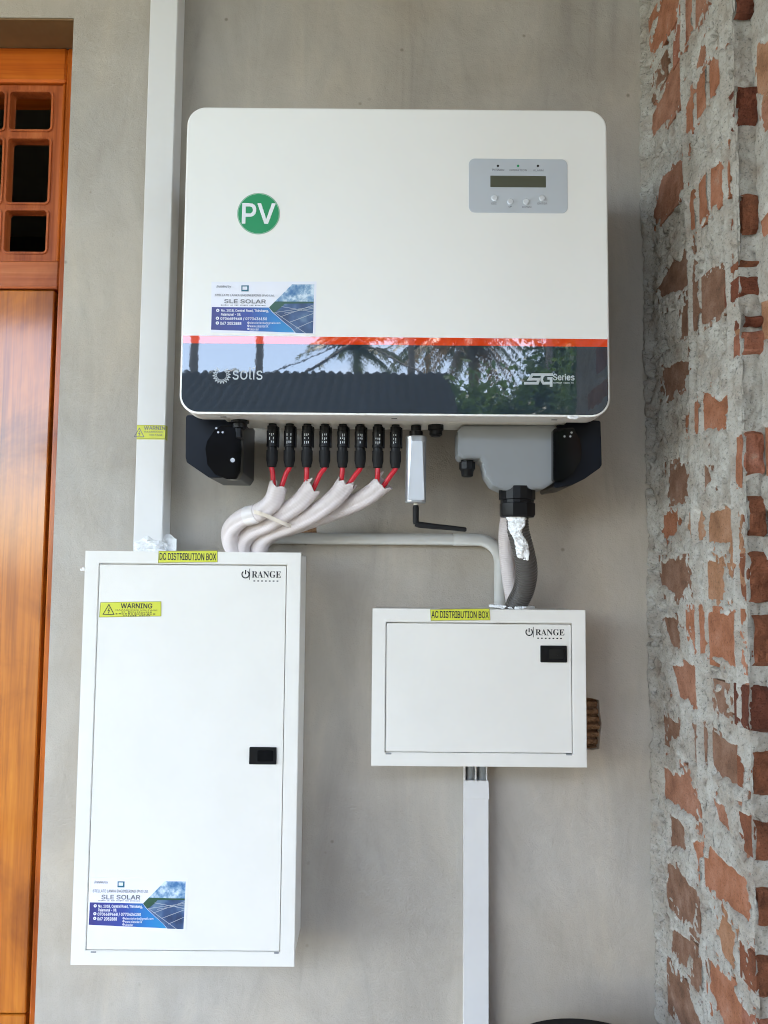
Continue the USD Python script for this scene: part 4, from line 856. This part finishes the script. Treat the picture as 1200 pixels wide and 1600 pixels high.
tag(obj('sealant', blob(pts, [(.0075, .008, .0032)] * 11, 31), silicone, None, True), 'flat smear of white sealant on top of the small box round the pipe ends', 'sealant')

# ------------------------------------------------------------------ black bin at the foot of the wall
b = at(890, 1590, -.13)
bn = thing('plastic_bin', 'round black plastic bin with a rimmed lid at the foot of the wall', 'bin', None, (b[0], -.275, .12))
H = b[2] - .12
obj('bin_body', lathe([(.001, .0005), (.118, .0005), (.124, .006), (.138, H - .04), (.001, H - .04)], (0, 0, 0), 48), rubber, bn, 30)
obj('bin_lid', lathe([(.001, H - .0395), (.146, H - .0395), (.150, H - .034), (.1485, H - .006), (.143, H), (.132, H - .002), (.128, H - .010), (.06, H - .007), (.001, H - .006)], (0, 0, 0), 64), black_plastic, bn, 30)

# ------------------------------------------------------------------ the yard behind the camera, mirrored in the dark band
def mirror(u, v, d):
    """A spot d metres from the mirrored eye that the band shows at a place in the photograph."""
    p = at(u, v, IY) - CAM; p = p / p[1] * d
    return np.array([p[0], -.25 - (d - 1.2), EYE + p[2]])
ridge = mirror(450, 583, 8.0)
ho = thing('neighbour_house', 'low house with dark corrugated roof, mirrored in the band of the inverter', 'house')
rx0, rx1 = -3.0, mirror(700, 583, 8.0)[0]
def corr(A, B):
    return np.stack([A, ridge[1] + (1 - B) * 1.9, ridge[2] - (1 - B) * 1.05 + .013 * np.cos(A / .092 * 2 * np.pi) + .05 * (noise(np.stack([A * 1.6, A * 0, A * 0], -1), 2) - .5) + .012 * noise(np.stack([A * 9, A * 0, A * 0], -1), 5)], -1)
top = grid_surface(np.arange(rx0, rx1, .0115), np.linspace(0, 1, 3), corr); bot = top.copy(); bot.vertices = bot.vertices - [0, .012, .03]; bot.invert()
obj('roof', [top, bot], roof_m, ho, True)
obj('wall', [cbox(rx0 + .3, rx1 - .3, ridge[1] - 3.6, ridge[1] + 1.5, 0, ridge[2] - 1.1, .01), cbox(rx0 + .3, rx1 - .3, ridge[1] - 3.6, ridge[1] - .1, ridge[2] - 1.1, ridge[2] - .12, .01)], house_m, ho)
def leaves(centres, size, seed, flat=.0):
    r = np.random.default_rng(seed); n = len(centres); a = r.normal(size=(n, 3)); a /= np.linalg.norm(a, axis=1)[:, None]
    b = np.cross(a, r.normal(size=(n, 3))); b /= np.linalg.norm(b, axis=1)[:, None]; s = size * r.uniform(.6, 1.4, (n, 1))
    v = np.stack([centres - a * s, centres + b * s * .42, centres + a * s, centres - b * s * .42], 1).reshape(-1, 3); k = np.arange(n)[:, None] * 4
    return tm(v, np.vstack([k + [0, 1, 2], k + [0, 2, 3]]))
def tree(loc, h, w, label, mat, seed, n=13000, size=.058):
    t = thing('leafy_tree', label, 'tree', None, loc); r = np.random.default_rng(seed)
    obj('trunk', tube(spline([(0, 0, -.1), (.1, .05, h * .25), (.0, .1, h * .55), (.15, .0, h * .85)], 5), np.linspace(.14, .03, 16), 9), bark_m, t, True)
    cl = []
    for k in range(26):
        d = r.normal(size=3); d /= np.linalg.norm(d); d *= r.uniform(.35, 1.0) ** .5
        c = np.array([d[0] * w, d[1] * w, h * .66 + d[2] * h * .34]); q = r.normal(size=(n // 26, 3)) * r.uniform(.10, .22) * np.array([w, w, h * .45]) + c; cl.append(q[q[:, 2] > .3])
    obj('crown', leaves(np.vstack(cl), size, seed + 1), mat, t)
for u, v, d, h, w, m_, sd, lb in ((770, 600, 9.5, 3.8, .95, leaf_mid, 301, 'bright leafy tree with a broad crown, mirrored left of the series lettering'), (893, 545, 11, 4.9, .75, leaf_dark, 302, 'tall dark leafy tree mirrored at the right end of the band'),
                               (830, 620, 8.0, 3.35, .7, leaf_dark, 303, 'low dark bushy tree mirrored under the series lettering'), (735, 640, 7.5, 2.95, .55, leaf_mid, 304, 'low bright bushy tree mirrored beside the dark roof edge'), (905, 610, 8.5, 3.6, .45, leaf_mid, 305, 'mid green tree mirrored by the right edge of the band')):
    p = mirror(u, v, d); tree((p[0], p[1], 0), h, w, lb, m_, sd)
def palm(u, v, d, crown, label, dry=0, seed=1, hang=0.0):
    p = mirror(u, v, d); t = thing('coconut_palm', label, 'palm tree', None, (p[0], p[1], 0)); r = np.random.default_rng(seed); H = p[2]
    obj('trunk', tube(spline([(0.6, 0, -.1), (.35, .1, H * .35), (.1, 0, H * .7), (0, 0, H)], 5), np.linspace(.20, .12, 16), 10), bark_m, t, True)
    for k in range(26):
        a = k * 2.399 + r.uniform(-.2, .2); el = r.uniform(-.55, 1.15) - hang; L = crown * r.uniform(.85, 1.1); s = np.linspace(0, 1, 14)
        rad = L * s * math.cos(el * .8); z = L * (math.sin(el) * s - (.55 + .3 * hang) * s ** 2.2)
        P = np.stack([rad * math.cos(a), rad * math.sin(a), H + z], 1); v, f = [], []
        T = np.gradient(P, axis=0); T /= np.linalg.norm(T, axis=1)[:, None]
        for i in range(1, 14):
            for q in (0, .5):
                c = P[i] - (P[i] - P[i - 1]) * q; sd = np.cross(T[i], [0, 0, 1.0]); sd /= np.linalg.norm(sd) + 1e-9
                ll = crown * .24 * (1 - .75 * abs(s[i] - .4))
                for sg_ in (-1, 1):
                    tip = c + sd * sg_ * ll * .75 + T[i] * ll * .45 + np.array([0, 0, -ll * r.uniform(.25, .7)]); w = T[i] * .055 * crown / 2.2
                    n0 = len(v); v += [c - w, c + w, tip]; f += [(n0, n0 + 1, n0 + 2)]
        fr = obj('frond', tm(v, f), leaf_dry if r.random() < dry else leaf_palm, t)
        obj('midrib', tube(P, np.linspace(.03, .006, 14), 5), bark_m, fr)
palm(556, 545, 36, 2.6, 'full round coconut palm mirrored above the dark roof', .1, 11)
palm(735, 520, 30, 2.4, 'coconut palm with brown hanging fronds mirrored right of centre', .7, 12, .55)
palm(668, 528, 44, 2.8, 'pale distant coconut palm mirrored between the other two', .3, 13)
palm(345, 590, 50, 1.6, 'small distant palm mirrored above the sun emblem', .2, 14)
for u, d, lb in ((405, 13, 'slim grey utility pole mirrored above the maker name'), (642, 14, 'slim utility pole mirrored at the middle of the band'), (303, 12, 'leaning thin pole mirrored at the left end of the band'), (857, 10, 'thin dark post mirrored behind the series lettering')):
    p = mirror(u, 540, d); t = thing('utility_pole', lb, 'pole', None, (p[0], p[1], 0))
    obj('post', tube([(0, 0, 0), (0, 0, 3), (.03, 0, 9)], [.075, .07, .05] if d > 11 else [.045, .04, .03], 10), bark_m, t, True)
    obj('cross_arm', cbox(-.5, .5, -.04, .04, 7.6, 7.7, .005), bark_m, t)
for k, (a, b, d0, d1, lb) in enumerate((((350, 590), (545, 522), 9, 12, 'thin overhead wire mirrored rising left of the big palm'), ((440, 588), (560, 518), 10, 12, 'thicker overhead wire mirrored beside the big palm'), ((590, 538), (860, 652), 12, 8, 'overhead wire mirrored slanting across the band to the right'))):
    A_, B_ = mirror(*a, d0), mirror(*b, d1); dv = B_ - A_
    pts = [A_ + dv * t_ - np.array([0, 0, .25 * math.sin(math.pi * np.clip((t_ + .6) / 2.2, 0, 1)) - .1]) for t_ in np.linspace(-.6, 1.6, 16)]
    w = thing('overhead_wire', lb, 'wire'); obj('wire', tube(pts, (.010, .022, .016)[k], 6), rubber, w, True)
